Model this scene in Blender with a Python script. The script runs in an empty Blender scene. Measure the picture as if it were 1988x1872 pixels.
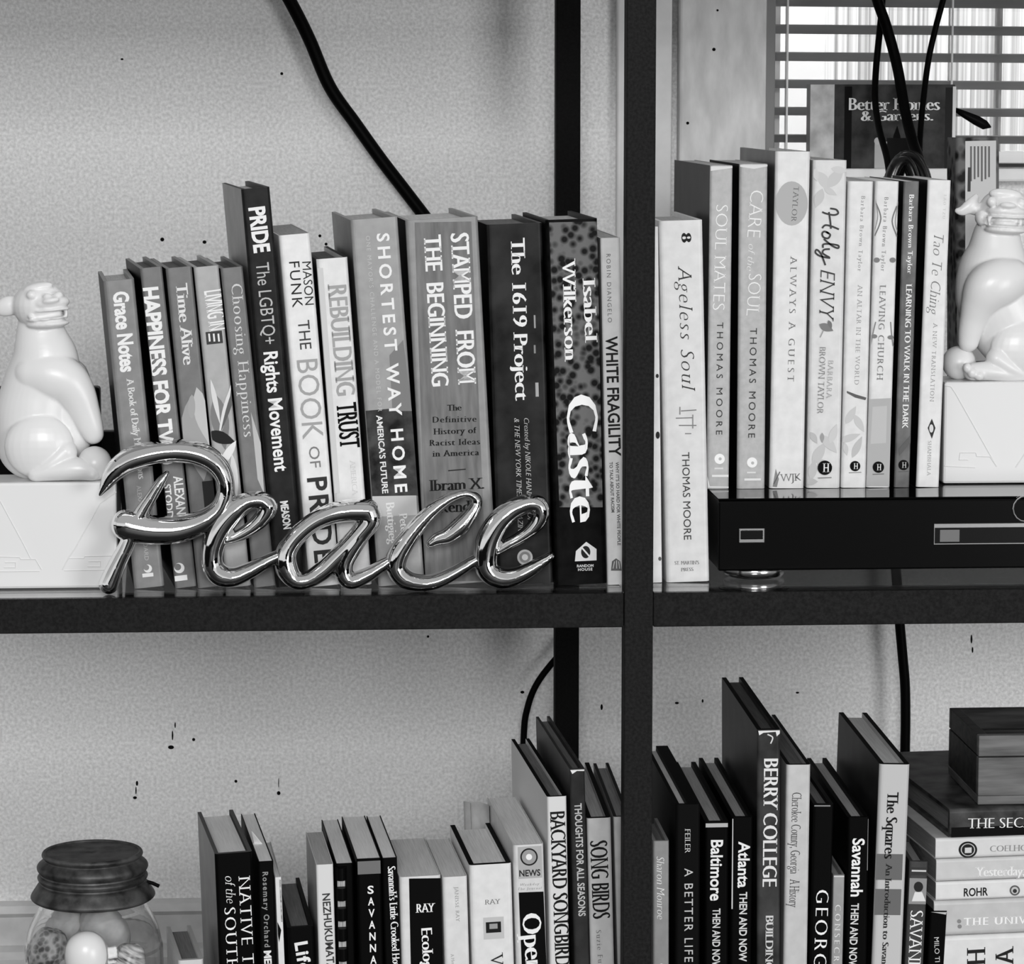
import bpy, bmesh, math, random
from mathutils import Vector, Matrix
random.seed(7)
scene = bpy.context.scene
COL = scene.collection

# ------------------------------------------------------------------ camera
FPX, CX, CY = 6100.0, 994.0, 936.0
TH = math.atan(746 / FPX)
PSI = math.atan(394 / FPX * math.cos(TH))
c_r = Vector((math.cos(PSI), -math.sin(PSI), 0))
c_f = Vector((math.sin(PSI) * math.cos(TH), math.cos(PSI) * math.cos(TH), -math.sin(TH)))
c_u = c_r.cross(c_f)
def ray(px, py):
    return c_f * FPX + c_r * (px - CX) - c_u * (py - CY)
_d = ray(1240, 1149)
CAM = -_d * (2.0 / _d.y)
cam_data = bpy.data.cameras.new('camera')
cam_data.sensor_width = 36
cam_data.sensor_fit = 'HORIZONTAL'
cam_data.lens = 36 * FPX / 1988
cam_data.clip_start = .05
cam = bpy.data.objects.new('camera', cam_data)
COL.objects.link(cam)
cam.matrix_world = Matrix(((c_r.x, c_u.x, -c_f.x, CAM.x), (c_r.y, c_u.y, -c_f.y, CAM.y),
                           (c_r.z, c_u.z, -c_f.z, CAM.z), (0, 0, 0, 1)))
scene.camera = cam

# ------------------------------------------------------------------ look, world, lights
scene.view_settings.view_transform = 'Standard'
scene.view_settings.look = 'None'
scene.view_settings.gamma = 1
scene.view_settings.use_curve_mapping = False
scene.view_settings.exposure = -0.66
scene.cycles.max_bounces = 10
scene.cycles.transparent_max_bounces = 12
scene.cycles.use_denoising = True

world = bpy.data.worlds.new('world')
scene.world = world
world.use_nodes = True
nt = world.node_tree
nt.nodes.clear()
wo = nt.nodes.new('ShaderNodeOutputWorld')
wb = nt.nodes.new('ShaderNodeBackground')
wt = nt.nodes.new('ShaderNodeTexCoord')
ws = nt.nodes.new('ShaderNodeSeparateXYZ')
wm = nt.nodes.new('ShaderNodeMapRange')
wm.inputs['From Min'].default_value = -1
wm.inputs['From Max'].default_value = 1
wr = nt.nodes.new('ShaderNodeValToRGB')
els = wr.color_ramp.elements
els[0].position = 0.0; els[0].color = (.01, .01, .01, 1)
els[1].position = 1.0; els[1].color = (1.3, 1.3, 1.3, 1)
for p, v in ((.492, .015), (.504, .12), (.511, 2.3), (.60, 2.3), (.66, 1.3)):
    e = els.new(p); e.color = (v, v, v, 1)
nt.links.new(wt.outputs['Generated'], ws.inputs[0])
nt.links.new(ws.outputs['Z'], wm.inputs['Value'])
nt.links.new(wm.outputs[0], wr.inputs[0])
nt.links.new(wr.outputs[0], wb.inputs['Color'])
nt.links.new(wb.outputs[0], wo.inputs['Surface'])
wb.inputs['Strength'].default_value = .50

def area(name, loc, target, sx, sy, power):
    l = bpy.data.lights.new(name, 'AREA')
    l.shape = 'RECTANGLE'; l.size = sx; l.size_y = sy; l.energy = power
    o = bpy.data.objects.new(name, l)
    COL.objects.link(o)
    o.location = loc
    o.rotation_euler = (Vector(target) - Vector(loc)).to_track_quat('-Z', 'Y').to_euler()
    return o
area('room_window_light', (2.25, -3.6, .02), (0, .3, -.1), 1.3, 1.2, 88)
area('room_front_light', (-.25, -3.7, .95), (-.1, .5, -.1), 1.1, .6, 105)
area('outdoor_daylight', (.9, .95, 1.9), (.7, 1.7, .45), 1.6, .5, 96)

# ------------------------------------------------------------------ helpers
def isect(px, py, p0, n):
    d = ray(px, py)
    t = (Vector(p0) - CAM).dot(n) / d.dot(n)
    return CAM + d * t
def at(px, py, Y):
    return isect(px, py, (0, Y, 0), Vector((0, 1, 0)))
def lin(g):
    return g / 12.92 if g <= .04045 else ((g + .055) / 1.055) ** 2.4

_mats = {}
def mat(g, rough=.6, pat=None, amt=.0, scale=200.0, metal=0.0, spec=.5, g2=None, coat=0.0, bump=0.0, mapscale=None):
    key = (round(g, 3), rough, pat, amt, scale, metal, spec, g2, coat, bump, mapscale)
    if key in _mats:
        return _mats[key]
    m = bpy.data.materials.new('grey_%d' % int(g * 100))
    m.use_nodes = True
    t = m.node_tree
    b = t.nodes['Principled BSDF']
    v = lin(g)
    if g < .3 and spec == .5 and rough >= .4 and not metal:
        spec = .04 if g < .08 else .12
    b.inputs['Base Color'].default_value = (v, v, v, 1)
    b.inputs['Roughness'].default_value = rough
    b.inputs['Metallic'].default_value = metal
    b.inputs['Specular IOR Level'].default_value = spec
    b.inputs['Coat Weight'].default_value = coat
    if pat:
        tc = t.nodes.new('ShaderNodeTexCoord')
        mp = t.nodes.new('ShaderNodeMapping')
        t.links.new(tc.outputs['Object'], mp.inputs[0])
        if mapscale:
            mp.inputs['Scale'].default_value = mapscale
        if pat == 'voronoi':
            n = t.nodes.new('ShaderNodeTexVoronoi')
            n.inputs['Scale'].default_value = scale
            out = n.outputs['Distance']
        else:
            n = t.nodes.new('ShaderNodeTexNoise')
            n.inputs['Scale'].default_value = scale
            n.inputs['Detail'].default_value = 4
            out = n.outputs['Fac']
        t.links.new(mp.outputs[0], n.inputs['Vector'])
        r = t.nodes.new('ShaderNodeValToRGB')
        lo = lin(max(0, g - amt)); hi = lin(min(1, (g2 if g2 is not None else g + amt)))
        r.color_ramp.elements[0].position = .32
        r.color_ramp.elements[1].position = .68
        r.color_ramp.elements[0].color = (lo, lo, lo, 1)
        r.color_ramp.elements[1].color = (hi, hi, hi, 1)
        t.links.new(out, r.inputs[0])
        t.links.new(r.outputs[0], b.inputs['Base Color'])
        if bump:
            bp = t.nodes.new('ShaderNodeBump')
            bp.inputs['Strength'].default_value = bump
            bp.inputs['Distance'].default_value = .001
            t.links.new(out, bp.inputs['Height'])
            t.links.new(bp.outputs[0], b.inputs['Normal'])
    _mats[key] = m
    return m

def glass_mat(name, tint=.95, rough=0.0, ior=1.45):
    m = bpy.data.materials.new(name)
    m.use_nodes = True
    b = m.node_tree.nodes['Principled BSDF']
    b.inputs['Base Color'].default_value = (tint, tint, tint, 1)
    b.inputs['Roughness'].default_value = rough
    b.inputs['Transmission Weight'].default_value = 1
    b.inputs['IOR'].default_value = ior
    return m

class MB:
    def __init__(s):
        s.v = []; s.f = []; s.mi = []; s.mats = []
    def slot(s, m):
        if m not in s.mats:
            s.mats.append(m)
        return s.mats.index(m)
    def add(s, verts, faces, m):
        i = s.slot(m); n = len(s.v)
        s.v += [tuple(v) for v in verts]
        s.f += [tuple(a + n for a in f) for f in faces]
        s.mi += [i] * len(faces)
    def box(s, a, b, m, top=None):
        x0, y0, z0 = a; x1, y1, z1 = b
        V = [(x0, y0, z0), (x1, y0, z0), (x1, y1, z0), (x0, y1, z0), (x0, y0, z1), (x1, y0, z1), (x1, y1, z1), (x0, y1, z1)]
        s.add(V, [(0, 3, 2, 1), (4, 5, 6, 7), (0, 1, 5, 4), (1, 2, 6, 5), (2, 3, 7, 6), (3, 0, 4, 7)], m)
    def prism(s, poly, z0, z1, m, axis='z'):
        n = len(poly)
        def P(p, z):
            return (p[0], p[1], z) if axis == 'z' else ((p[0], z, p[1]) if axis == 'y' else (z, p[0], p[1]))
        V = [P(p, z0) for p in poly] + [P(p, z1) for p in poly]
        F = [tuple(range(n))[::-1], tuple(range(n, 2 * n))] + [(i, (i + 1) % n, n + (i + 1) % n, n + i) for i in range(n)]
        s.add(V, F, m)
    def lathe(s, prof, m, c=(0, 0, 0), seg=64):
        V = []; F = []
        for r, z in prof:
            for k in range(seg):
                a = 2 * math.pi * k / seg
                V.append((c[0] + r * math.cos(a), c[1] + r * math.sin(a), c[2] + z))
        for i in range(len(prof) - 1):
            for k in range(seg):
                k2 = (k + 1) % seg
                F.append((i * seg + k, i * seg + k2, (i + 1) * seg + k2, (i + 1) * seg + k))
        s.add(V, F, m)
    def tube(s, pts, rad, m, seg=12, cap=True):
        n = len(pts); V = []; F = []
        up = Vector((0, 1, 0))
        for i, p in enumerate(pts):
            t = (Vector(pts[min(i + 1, n - 1)]) - Vector(pts[max(i - 1, 0)])).normalized()
            a = up - t * up.dot(t)
            if a.length < 1e-3:
                a = Vector((1, 0, 0)) - t * t.x
            a.normalize(); b = t.cross(a)
            r = rad[i] if isinstance(rad, (list, tuple)) else rad
            for k in range(seg):
                an = 2 * math.pi * k / seg
                V.append(Vector(p) + a * (r * math.cos(an)) + b * (r * math.sin(an)))
        for i in range(n - 1):
            for k in range(seg):
                k2 = (k + 1) % seg
                F.append((i * seg + k, i * seg + k2, (i + 1) * seg + k2, (i + 1) * seg + k))
        if cap:
            F.append(tuple(range(seg))[::-1]); F.append(tuple(range((n - 1) * seg, n * seg)))
        s.add(V, F, m)
    def ell(s, c, r, m, rot=0.0, seg=24, ring=14):
        V = []; F = []
        ca, sa = math.cos(rot), math.sin(rot)
        for i in range(ring + 1):
            ph = math.pi * i / ring
            for k in range(seg):
                a = 2 * math.pi * k / seg
                x = r[0] * math.sin(ph) * math.cos(a); y = r[1] * math.sin(ph) * math.sin(a); z = r[2] * math.cos(ph)
                V.append((c[0] + x * ca + z * sa, c[1] + y, c[2] - x * sa + z * ca))
        for i in range(ring):
            for k in range(seg):
                k2 = (k + 1) % seg
                F.append((i * seg + k, (i + 1) * seg + k, (i + 1) * seg + k2, i * seg + k2))
        s.add(V, F, m)
    def build(s, name, parent=None, smooth=False, bevel=0.0, fix=True):
        me = bpy.data.meshes.new(name)
        me.from_pydata(s.v, [], s.f)
        for m in s.mats:
            me.materials.append(m)
        me.polygons.foreach_set('material_index', s.mi)
        me.update()
        if fix:
            bm = bmesh.new(); bm.from_mesh(me)
            bmesh.ops.recalc_face_normals(bm, faces=bm.faces)
            bm.to_mesh(me); bm.free()
        if smooth:
            me.polygons.foreach_set('use_smooth', [True] * len(me.polygons))
        o = bpy.data.objects.new(name, me)
        COL.objects.link(o)
        if parent:
            o.parent = parent
        if bevel:
            md = o.modifiers.new('bevel', 'BEVEL'); md.width = bevel; md.segments = 2; md.limit_method = 'ANGLE'
        return o

def tag(o, label, cat, group=None):
    o['label'] = label; o['category'] = cat
    if group:
        o['group'] = group
    return o
def struct(o):
    o['kind'] = 'structure'
    return o
def empty(name, loc, rot=(0, 0, 0)):
    o = bpy.data.objects.new(name, None)
    o.empty_display_size = .02
    COL.objects.link(o)
    o.location = loc; o.rotation_euler = rot
    return o
def catmull(pts, n=8):
    P = [pts[0]] + list(pts) + [pts[-1]]
    out = []
    for i in range(1, len(P) - 2):
        for k in range(n):
            t = k / n
            out.append(tuple(.5 * ((2 * b) + (-a + c) * t + (2 * a - 5 * b + 4 * c - d) * t * t + (-a + 3 * b - 3 * c + d) * t ** 3)
                             for a, b, c, d in zip(P[i - 1], P[i], P[i + 1], P[i + 2])))
    out.append(tuple(pts[-1]))
    return out
def remeshed(name, mb, voxel, smooth_it, parent, factor=.5):
    tmp = mb.build('tmp_' + name, fix=True)
    md = tmp.modifiers.new('r', 'REMESH'); md.mode = 'VOXEL'; md.voxel_size = voxel; md.use_smooth_shade = True
    if smooth_it:
        s = tmp.modifiers.new('s', 'SMOOTH'); s.iterations = smooth_it; s.factor = factor
    dg = bpy.context.evaluated_depsgraph_get(); dg.update()
    me = bpy.data.meshes.new_from_object(tmp.evaluated_get(dg))
    bpy.data.objects.remove(tmp)
    me.name = name
    me.materials.clear(); me.materials.append(mb.mats[0])
    me.polygons.foreach_set('material_index', [0] * len(me.polygons))
    me.polygons.foreach_set('use_smooth', [True] * len(me.polygons))
    o = bpy.data.objects.new(name, me)
    COL.objects.link(o)
    if parent:
        o.parent = parent
    return o

# ------------------------------------------------------------------ lettering (meshes of flat ink on the covers)
STY = {  # weight, x-extra, y-extra, serif, shear
    'sans': (.0, 0, 0, 0, 0), 'bold': (.022, 0, 0, 0, 0), 'heavy': (.034, .01, 0, 0, 0), 'thin': (-.012, 0, 0, 0, 0),
    'serif': (-.020, .030, -.006, .085, 0), 'serifb': (-.004, .046, -.014, .09, 0), 'slab': (.004, .04, -.004, .075, 0),
    'light': (-.02, .006, -.004, .06, 0), 'ital': (-.018, .010, -.008, .05, .28), 'script': (-.016, .012, -.010, .0, .42),
}
_tcache = {}
def text_mesh(s, sty, spacing=1.0):
    key = (s, sty, round(spacing, 2))
    if key in _tcache:
        return _tcache[key]
    off, ax, ay, ser, shear = STY[sty]
    cu = bpy.data.curves.new('t', 'FONT')
    cu.body = s; cu.size = 1; cu.offset = off; cu.space_character = spacing; cu.resolution_u = 3
    o = bpy.data.objects.new('t', cu); COL.objects.link(o)
    dg = bpy.context.evaluated_depsgraph_get(); dg.update()
    me = bpy.data.meshes.new_from_object(o.evaluated_get(dg))
    V = [Vector((v.co.x, v.co.y)) for v in me.vertices]
    F = [tuple(p.vertices) for p in me.polygons]
    bpy.data.objects.remove(o); bpy.data.curves.remove(cu); bpy.data.meshes.remove(me)
    ec = {}
    for f in F:
        for i in range(len(f)):
            a, b = f[i], f[(i + 1) % len(f)]
            ec.setdefault((min(a, b), max(a, b)), []).append(f)
    nrm = [Vector((0, 0)) for _ in V]
    bedges = []; adj = {}
    for (a, b), fs in ec.items():
        if len(fs) != 1:
            continue
        c = sum((V[i] for i in fs[0]), Vector((0, 0))) / len(fs[0])
        e = V[b] - V[a]
        if e.length < 1e-9:
            continue
        n = Vector((e.y, -e.x)).normalized()
        if n.dot((V[a] + V[b]) / 2 - c) < 0:
            n = -n
        nrm[a] += n; nrm[b] += n
        bedges.append((a, b, n)); adj.setdefault(a, []).append(b); adj.setdefault(b, []).append(a)
    slabs = []
    if ser:
        for a, b, n in bedges:
            e = V[b] - V[a]
            if abs(n.y) < .98 or e.length > .2 or e.length < .03:
                continue
            ok = True
            for p, q in ((a, b), (b, a)):
                for w in adj[p]:
                    if w != q:
                        d = (V[w] - V[p])
                        if d.length < 1e-6 or abs(d.y) / d.length < .75 or d.y * n.y > 0:
                            ok = False
                        elif d.length < .06:
                            ok = False
            if ok:
                slabs.append((a, b, n.y))
    W = []
    for v, n in zip(V, nrm):
        m = n / n.length if n.length > 1e-6 else n
        W.append(Vector((v.x + m.x * ax, v.y + m.y * ay)))
    th = .055 if sty in ('slab',) else .034
    FF = list(F)
    for a, b, ny in slabs:
        x0 = min(W[a].x, W[b].x) - ser; x1 = max(W[a].x, W[b].x) + ser
        y = (W[a].y + W[b].y) / 2; y2 = y - ny * th
        k = len(W)
        W += [Vector((x0, y)), Vector((x1, y)), Vector((x1, y2)), Vector((x0, y2))]
        FF.append((k, k + 1, k + 2, k + 3))
    if shear:
        for v in W:
            v.x += v.y * shear
    _tcache[key] = (W, FF)
    return _tcache[key]
CAP = .70
_W0, _F0 = text_mesh('H', 'sans')
CAP = max(v.y for v in _W0)

# ------------------------------------------------------------------ book builder
LOWZ = -.40           # top of the lower shelf
def T(s, st, x0, y0, x1, y1, cap, g=.9, fill=True):
    return ('T', s, st, x0, y0, x1, y1, cap, g, fill)
def R(x0, y0, x1, y1, g): return ('R', x0, y0, x1, y1, g)
def E(x, y, rx, ry, g): return ('E', x, y, rx, ry, g)
def G(pts, g): return ('G', pts, g)
def L(pts, w, g): return ('L', pts, w, g)

ROWS = {}
def decorate(mb, M, items, plane_y=0.0, lim=None):
    """put ink on the spine plane local y=plane_y of matrix M"""
    Mi = M.inverted()
    n = (M.to_3x3() @ Vector((0, 1, 0))).normalized()
    p0 = M @ Vector((0, plane_y, 0))
    def loc(px, py):
        q = Mi @ isect(px, py, p0, n)
        return Vector((q.x, q.z))
    eps = plane_y - .00012
    n_before = len(mb.v)
    for it in items:
        eps -= .00003
        k = it[0]
        if k == 'T':
            _, s, st, x0, y0, x1, y1, cap, g, fill = it
            P0, P1 = loc(x0, y0), loc(x1, y1)
            plen = math.hypot(x1 - x0, y1 - y0); d = P1 - P0
            sc = d.length / plen
            d.normalize(); up = Vector((-d.y, d.x))
            W, F = text_mesh(s, st)
            a0 = min(v.x for v in W); a1 = max(v.x for v in W)
            target = plen / cap * CAP
            if fill and len(s) > 2 and target > 1.12 * (a1 - a0):
                sp = 1 + (target / (a1 - a0) - 1.0) * .95 * (a1 - a0) / max(.01, (a1 - a0))
                W, F = text_mesh(s, st, sp)
                a0 = min(v.x for v in W); a1 = max(v.x for v in W)
            sx = plen * sc / max(1e-6, a1 - a0); sy = cap * sc / CAP
            V = []
            for v in W:
                q = P0 + d * ((v.x - a0) * sx) + up * (v.y * sy - cap * sc / 2)
                V.append((q.x, eps, q.y))
            mb.add(V, F, mat(g, .5))
        elif k == 'R':
            _, x0, y0, x1, y1, g = it
            a, b = loc(x0, y0), loc(x1, y1)
            m = g if not isinstance(g, float) else mat(g, .5)
            mb.add([(a.x, eps, a.y), (b.x, eps, a.y), (b.x, eps, b.y), (a.x, eps, b.y)], [(0, 1, 2, 3)], m)
        elif k == 'E':
            _, x, y, rx, ry, g = it
            V = [loc(x + rx * math.cos(2 * math.pi * i / 28), y + ry * math.sin(2 * math.pi * i / 28)) for i in range(28)]
            mb.add([(v.x, eps, v.y) for v in V], [tuple(range(28))], mat(g, .5))
        elif k == 'G':
            V = [loc(*p) for p in it[1]]
            m = it[2] if not isinstance(it[2], float) else mat(it[2], .5)
            mb.add([(v.x, eps, v.y) for v in V], [tuple(range(len(V)))], m)
        elif k == 'L':
            pts = catmull([tuple(p) for p in it[1]], 6) if len(it[1]) > 2 else it[1]
            V = [loc(*p) for p in pts]
            sc = (V[-1] - V[0]).length / max(1e-6, math.hypot(pts[-1][0] - pts[0][0], pts[-1][1] - pts[0][1]))
            w = it[2] * sc / 2
            VV = []; n2 = len(V)
            for i in range(n2):
                t = (V[min(i + 1, n2 - 1)] - V[max(i - 1, 0)]).normalized()
                m_ = Vector((-t.y, t.x)) * w
                VV += [V[i] + m_, V[i] - m_]
            mb.add([(v.x, eps, v.y) for v in VV], [(2 * i, 2 * i + 1, 2 * i + 3, 2 * i + 2) for i in range(n2 - 1)], mat(it[3], .5))
    if lim:
        for q in range(n_before, len(mb.v)):
            x, y, z = mb.v[q]
            mb.v[q] = (min(max(x, .0003), lim[0] - .0003), y, min(max(z, .0008), lim[1] - .0006))

def leaf(cx, cy, ln, wd, ang, g):
    a = math.radians(ang); P = []
    for i in range(9):
        t = i / 8; P.append((ln * (t - .5), wd * .5 * math.sin(math.pi * t ** .85)))
    for i in range(1, 8):
        t = 1 - i / 8; P.append((ln * (t - .5), -wd * .5 * math.sin(math.pi * t ** .85)))
    return G([(cx + x * math.cos(a) - y * math.sin(a), cy + x * math.sin(a) + y * math.cos(a)) for x, y in P], g)

def book_parts(root, M, W, H, D, kind, cover, pages, items, spine_side='L', boards=None, side=None, rboard=None, bt=None):
    hard = kind == 'hard'
    t = (bt or .0026) if hard else .0006
    t = min(t, W * .2)
    tr = rboard or t
    r = min(.0028, W * .14)
    ins = .0032 if hard else .0004
    mb = MB()
    # outer U profile with softly rounded spine corners
    arc = []
    for i in range(5):
        a = math.pi / 2 * i / 4
        arc.append((r - r * math.cos(a), r - r * math.sin(a)))
    prof = [(0, D)] + arc + [(W - x, y) for x, y in arc[::-1]] + [(W, D), (W - tr, D), (W - tr, t + r * .4), (t, t + r * .4), (t, D)]
    n = len(prof)
    V = [(x, y, 0) for x, y in prof] + [(x, y, H) for x, y in prof]
    F = [(i, (i + 1) % n, n + (i + 1) % n, n + i) for i in range(n)]
    na = len(arc)
    # caps: left board, spine, right board
    li, ri = list(range(0, na + 1)), list(range(na + 1, 2 * na + 2))
    F2 = []
    iTL, iTR = n - 1, n - 4
    for o in (0, n):
        F2.append(tuple(o + k for k in [0] + list(range(1, na + 1)) + list(range(na + 1, 2 * na + 1)) + [2 * na + 1, n - 4, n - 3, n - 2, n - 1]))
    if side:
        mb.add(V, [f for f in F if f not in (F[0], F[SIDE_R(na)])], cover)
        mb.add(V, [F[0], F[SIDE_R(na)]], side)
    else:
        mb.add(V, F, cover)
    mb.add(V, F2, boards if boards else cover)
    decorate(mb, M, items, lim=(W, H))
    c = mb.build('cover', root, bevel=0, fix=False)
    bm = bmesh.new(); bm.from_mesh(c.data)
    bmesh.ops.remove_doubles(bm, verts=bm.verts, dist=1e-7)
    bm.to_mesh(c.data); bm.free()
    pb = MB()
    g = .00015
    y0 = t + r * .4 + .0003
    pb.box((t + g, y0, ins), (W - tr - g, D - (ins if hard else .0008), H - ins), pages)
    pb.build('page_block', root)
    return c

def SIDE_R(na): return 2 * na
def pagemat(g):
    g = min(.97, g + .1)
    return mat(g, .8, 'noise', .05, 60, mapscale=(30, .6, 1))

def book(label, TL, TR, P2, Y, group, items=(), kind='hard', g=.1, cover=None, pg=.7, z0=0.0, rear=None, depth=.14, yaw=0.0, boards=None, side=None, name='book', fixyaw=None, rboard=None, bt=None):
    pn = Vector((0, 1, 0))
    a = at(TL[0], TL[1], Y); b = at(P2[0], P2[1], Y)
    d = (b - a) * (1 / (b.z - a.z))
    base = a + d * (z0 - a.z)
    H = (a - base).length
    phi = math.atan2(a.x - base.x, a.z - base.z)
    yw = math.radians(yaw)
    if rear is not None:
        front = TL if rear[2] == 'L' else TR
        fp = at(front[0], front[1], Y)
        rp = isect(rear[0], rear[1], (0, 0, fp.z), Vector((0, 0, 1)))
        v = rp - fp
        depth = math.hypot(v.x, v.y)
        yw = math.atan2(-v.x, v.y)
        depth = min(depth, .19)
    if fixyaw is not None:
        yw = math.radians(fixyaw)
    Rm = Matrix.Rotation(yw, 4, 'Z') @ Matrix.Rotation(phi, 4, 'Y')
    u = Rm.to_3x3() @ Vector((1, 0, 0)); w = Rm.to_3x3() @ Vector((0, 1, 0))
    q = isect(TR[0], TR[1], a, w)
    W = (q - a).dot(u) - .0004
    loc = base.copy()
    loc.z = z0 + .0002 + (W * math.sin(phi) if phi > 0 else 0)
    M = Matrix.Translation(loc) @ Rm
    if group in ROWS:                     # stand clear of the neighbour on the left
        n2, M2, W2, H2, D2, _a, _b = ROWS[group][-1]
        pen = -1.0
        for y in (0, min(depth, D2)):
            for z in (0, min(H, H2)):
                pen = max(pen, (M.inverted() @ (M2 @ Vector((W2, y, z)))).x, W2 - (M2.inverted() @ (M @ Vector((0, y, z)))).x)
        if pen > -.0002 and pen < .012:
            sh = pen + .0003
            loc = loc + u * sh; loc.z = z0 + .0002
            W -= sh
            if phi > 0:
                loc.z += W * math.sin(phi)
            M = Matrix.Translation(loc) @ Rm
    root = empty(name, loc, (0, phi, yw))
    tag(root, label, 'book', group)
    cv = cover if cover else mat(g, .45, 'noise', .025, 120)
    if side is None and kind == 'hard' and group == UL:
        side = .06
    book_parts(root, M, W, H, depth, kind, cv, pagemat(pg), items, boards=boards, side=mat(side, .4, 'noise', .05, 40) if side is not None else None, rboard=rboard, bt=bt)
    ROWS.setdefault(group, []).append((root.name, M, W, H, depth, math.degrees(yw), math.degrees(phi)))
    return root, M, W, H, depth

def flat_book(label, xl, ytop, ybot, Y, group, items=(), g=.8, cover=None, pg=.6, length=.215, depth=.15, yaw=0, kind='soft', ztop=None, zbot=None):
    a = at(xl, ytop, Y); b = at(xl, ybot, Y)
    z1 = a.z if ztop is None else ztop
    z0 = b.z if zbot is None else zbot
    yw = math.radians(yaw)
    loc = Vector((a.x + length * math.cos(yw), Y + length * math.sin(yw), z0))
    Rm = Matrix.Rotation(yw, 4, 'Z') @ Matrix.Rotation(-math.pi / 2, 4, 'Y')
    M = Matrix.Translation(loc) @ Rm
    root = empty('book', loc, (0, -math.pi / 2, yw))
    tag(root, label, 'book', group)
    cv = cover if cover else mat(g, .45, 'noise', .02, 100)
    book_parts(root, M, z1 - z0 - .0003, length, depth, kind, cv, pagemat(pg), items)
    return root, z1, z0

# ------------------------------------------------------------------ the setting
WALLY = .55
m_wall = mat(.92, .85, 'noise', .07, 400, bump=.35)
m_trim = mat(.86, .6, 'noise', .06, 55, bump=.1, mapscale=(1.5, 1, .5))
m_trimlight = mat(.9, .55, 'noise', .02, 60)
m_dot = mat(.06, .7)
FLOORZ = -.45
xw0 = at(1500, 200, WALLY).x              # left edge of the window opening
zsill = at(1700, 352, WALLY).z
wl = MB()
wl.box((-1.6, WALLY, FLOORZ), (xw0, WALLY + .14, 1.3), m_wall)
wl.box((xw0, WALLY, FLOORZ), (1.6, WALLY + .14, zsill), m_wall)
wl.box((1.25, WALLY, zsill), (1.6, WALLY + .14, 1.3), m_wall)
wl.box((xw0, WALLY, .85), (1.25, WALLY + .14, 1.3), m_wall)
# nail holes and scuffs on the plaster
for x, y, rx, ry in ((332, 1451, 6, 4), (376, 1436, 3.2, 3.2), (262, 1549, 4, 3), (266, 1521, 2.4, 5), (458, 1517, 3, 3), (541, 1540, 3.6, 4), (541, 1520, .9, 10),
                     (831, 1236, 2.5, 2.5), (1168, 1373, 2.4, 6), (1014, 1344, 4, 3), (1314, 1365, 4, 2.4), (1364, 1361, 2, 3.5), (1548, 1345, 3.5, 2),
                     (1886, 1241, 1.8, 9), (1888, 1262, 1.6, 6), (237, 115, 3, 2), (547, 143, 3, 3), (315, 465, 4, 4), (397, 470, 4, 3.5), (621, 458, 3, 3), (633, 474, 3, 3), (335, 1428, 1.6, 10), (340, 1408, 1.4, 6), (264, 1535, 1.3, 8)):
    V = [at(x + rx * math.cos(k * .7854), y + ry * math.sin(k * .7854), WALLY) for k in range(8)]
    wl.add([(v.x, WALLY - .0003, v.z) for v in V], [tuple(range(8))], m_dot)
struct(wl.build('wall_back'))
fl = MB(); fl.box((-1.6, -3.2, FLOORZ - .04), (1.6, WALLY + .14, FLOORZ), mat(.12, .6, 'noise', .05, 12, mapscale=(1, 12, 1)))
struct(fl.build('floor'))
# baseboard with a moulded cap
zc = at(200, 1757, WALLY - .014).z
bb = MB()
prof = [(WALLY, FLOORZ), (WALLY - .026, FLOORZ), (WALLY - .026, at(200, 1852, WALLY - .026).z - .004), (WALLY - .022, at(200, 1846, WALLY - .022).z), (WALLY - .012, at(200, 1838, WALLY - .02).z),
        (WALLY - .012, zc - .010), (WALLY - .016, zc - .006), (WALLY - .014, zc), (WALLY - .006, zc + .001), (WALLY, zc + .001)]
bb.prism([(p[0], p[1]) for p in prof], -1.6, 1.6, mat(.84, .5, 'noise', .03, 60), axis='x')
o = bb.build('baseboard_back'); struct(o)

# window: casing, sill, sash, pane, blind
zt = 1.05; zb = at(1250, 820, WALLY).z
cs = MB()
xa, xb = at(1198, 250, WALLY - .012).x, at(1304, 250, WALLY - .012).x
cs.box((xa, WALLY - .012, zb), (xb, WALLY - .0002, zt), m_trimlight)
struct(cs.build('trim_1', bevel=.0015))
cs = MB()
xa, xb = at(1319, 250, WALLY - .02).x, at(1487, 250, WALLY - .02).x
cs.box((xa, WALLY - .02, zb), (xb, WALLY - .0002, zt), m_trim)
for x, y, r in ((1386, 96, 3.4), (1335, 239, 3), (1393, 20, 2.2)):
    V = [at(x + r * math.cos(k * .7854), y + r * math.sin(k * .7854), WALLY - .02) for k in range(8)]
    cs.add([(v.x, WALLY - .0204, v.z) for v in V], [tuple(range(8))], m_dot)
struct(cs.build('trim_2', bevel=.002))
cs = MB()
xc = at(1504, 250, WALLY - .006).x
cs.box((xb + .0003, WALLY - .006, zsill), (xc, WALLY - .0002, zt), mat(.5, .6))
struct(cs.build('trim_3', bevel=.001))
sl = MB()
sl.box((xc + .0005, WALLY - .03, zsill + .0002), (1.25, WALLY + .135, zsill + .011), m_trimlight)
struct(sl.build('trim_4', bevel=.002))
SILL = zsill + .011
wf = MB()
xs1 = at(1513, 100, .62).x
m_sash = mat(.93, .5)
wf.box((xw0, .615, SILL), (xs1, .645, .85), m_sash)
wf.box((1.2, .615, SILL), (1.25, .645, .85), m_sash)
wf.box((xs1, .615, SILL), (1.2, .645, SILL + .012), m_sash)
wf.box((xs1, .615, .8), (1.2, .645, .85), m_sash)
xm = at(1943, 100, .62).x
wf.box((xm - .0012, .62, SILL + .012), (xm + .0012, .64, .8), mat(.7, .5))
w1 = wf.build('window_1'); struct(w1)
pn = MB()
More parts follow.
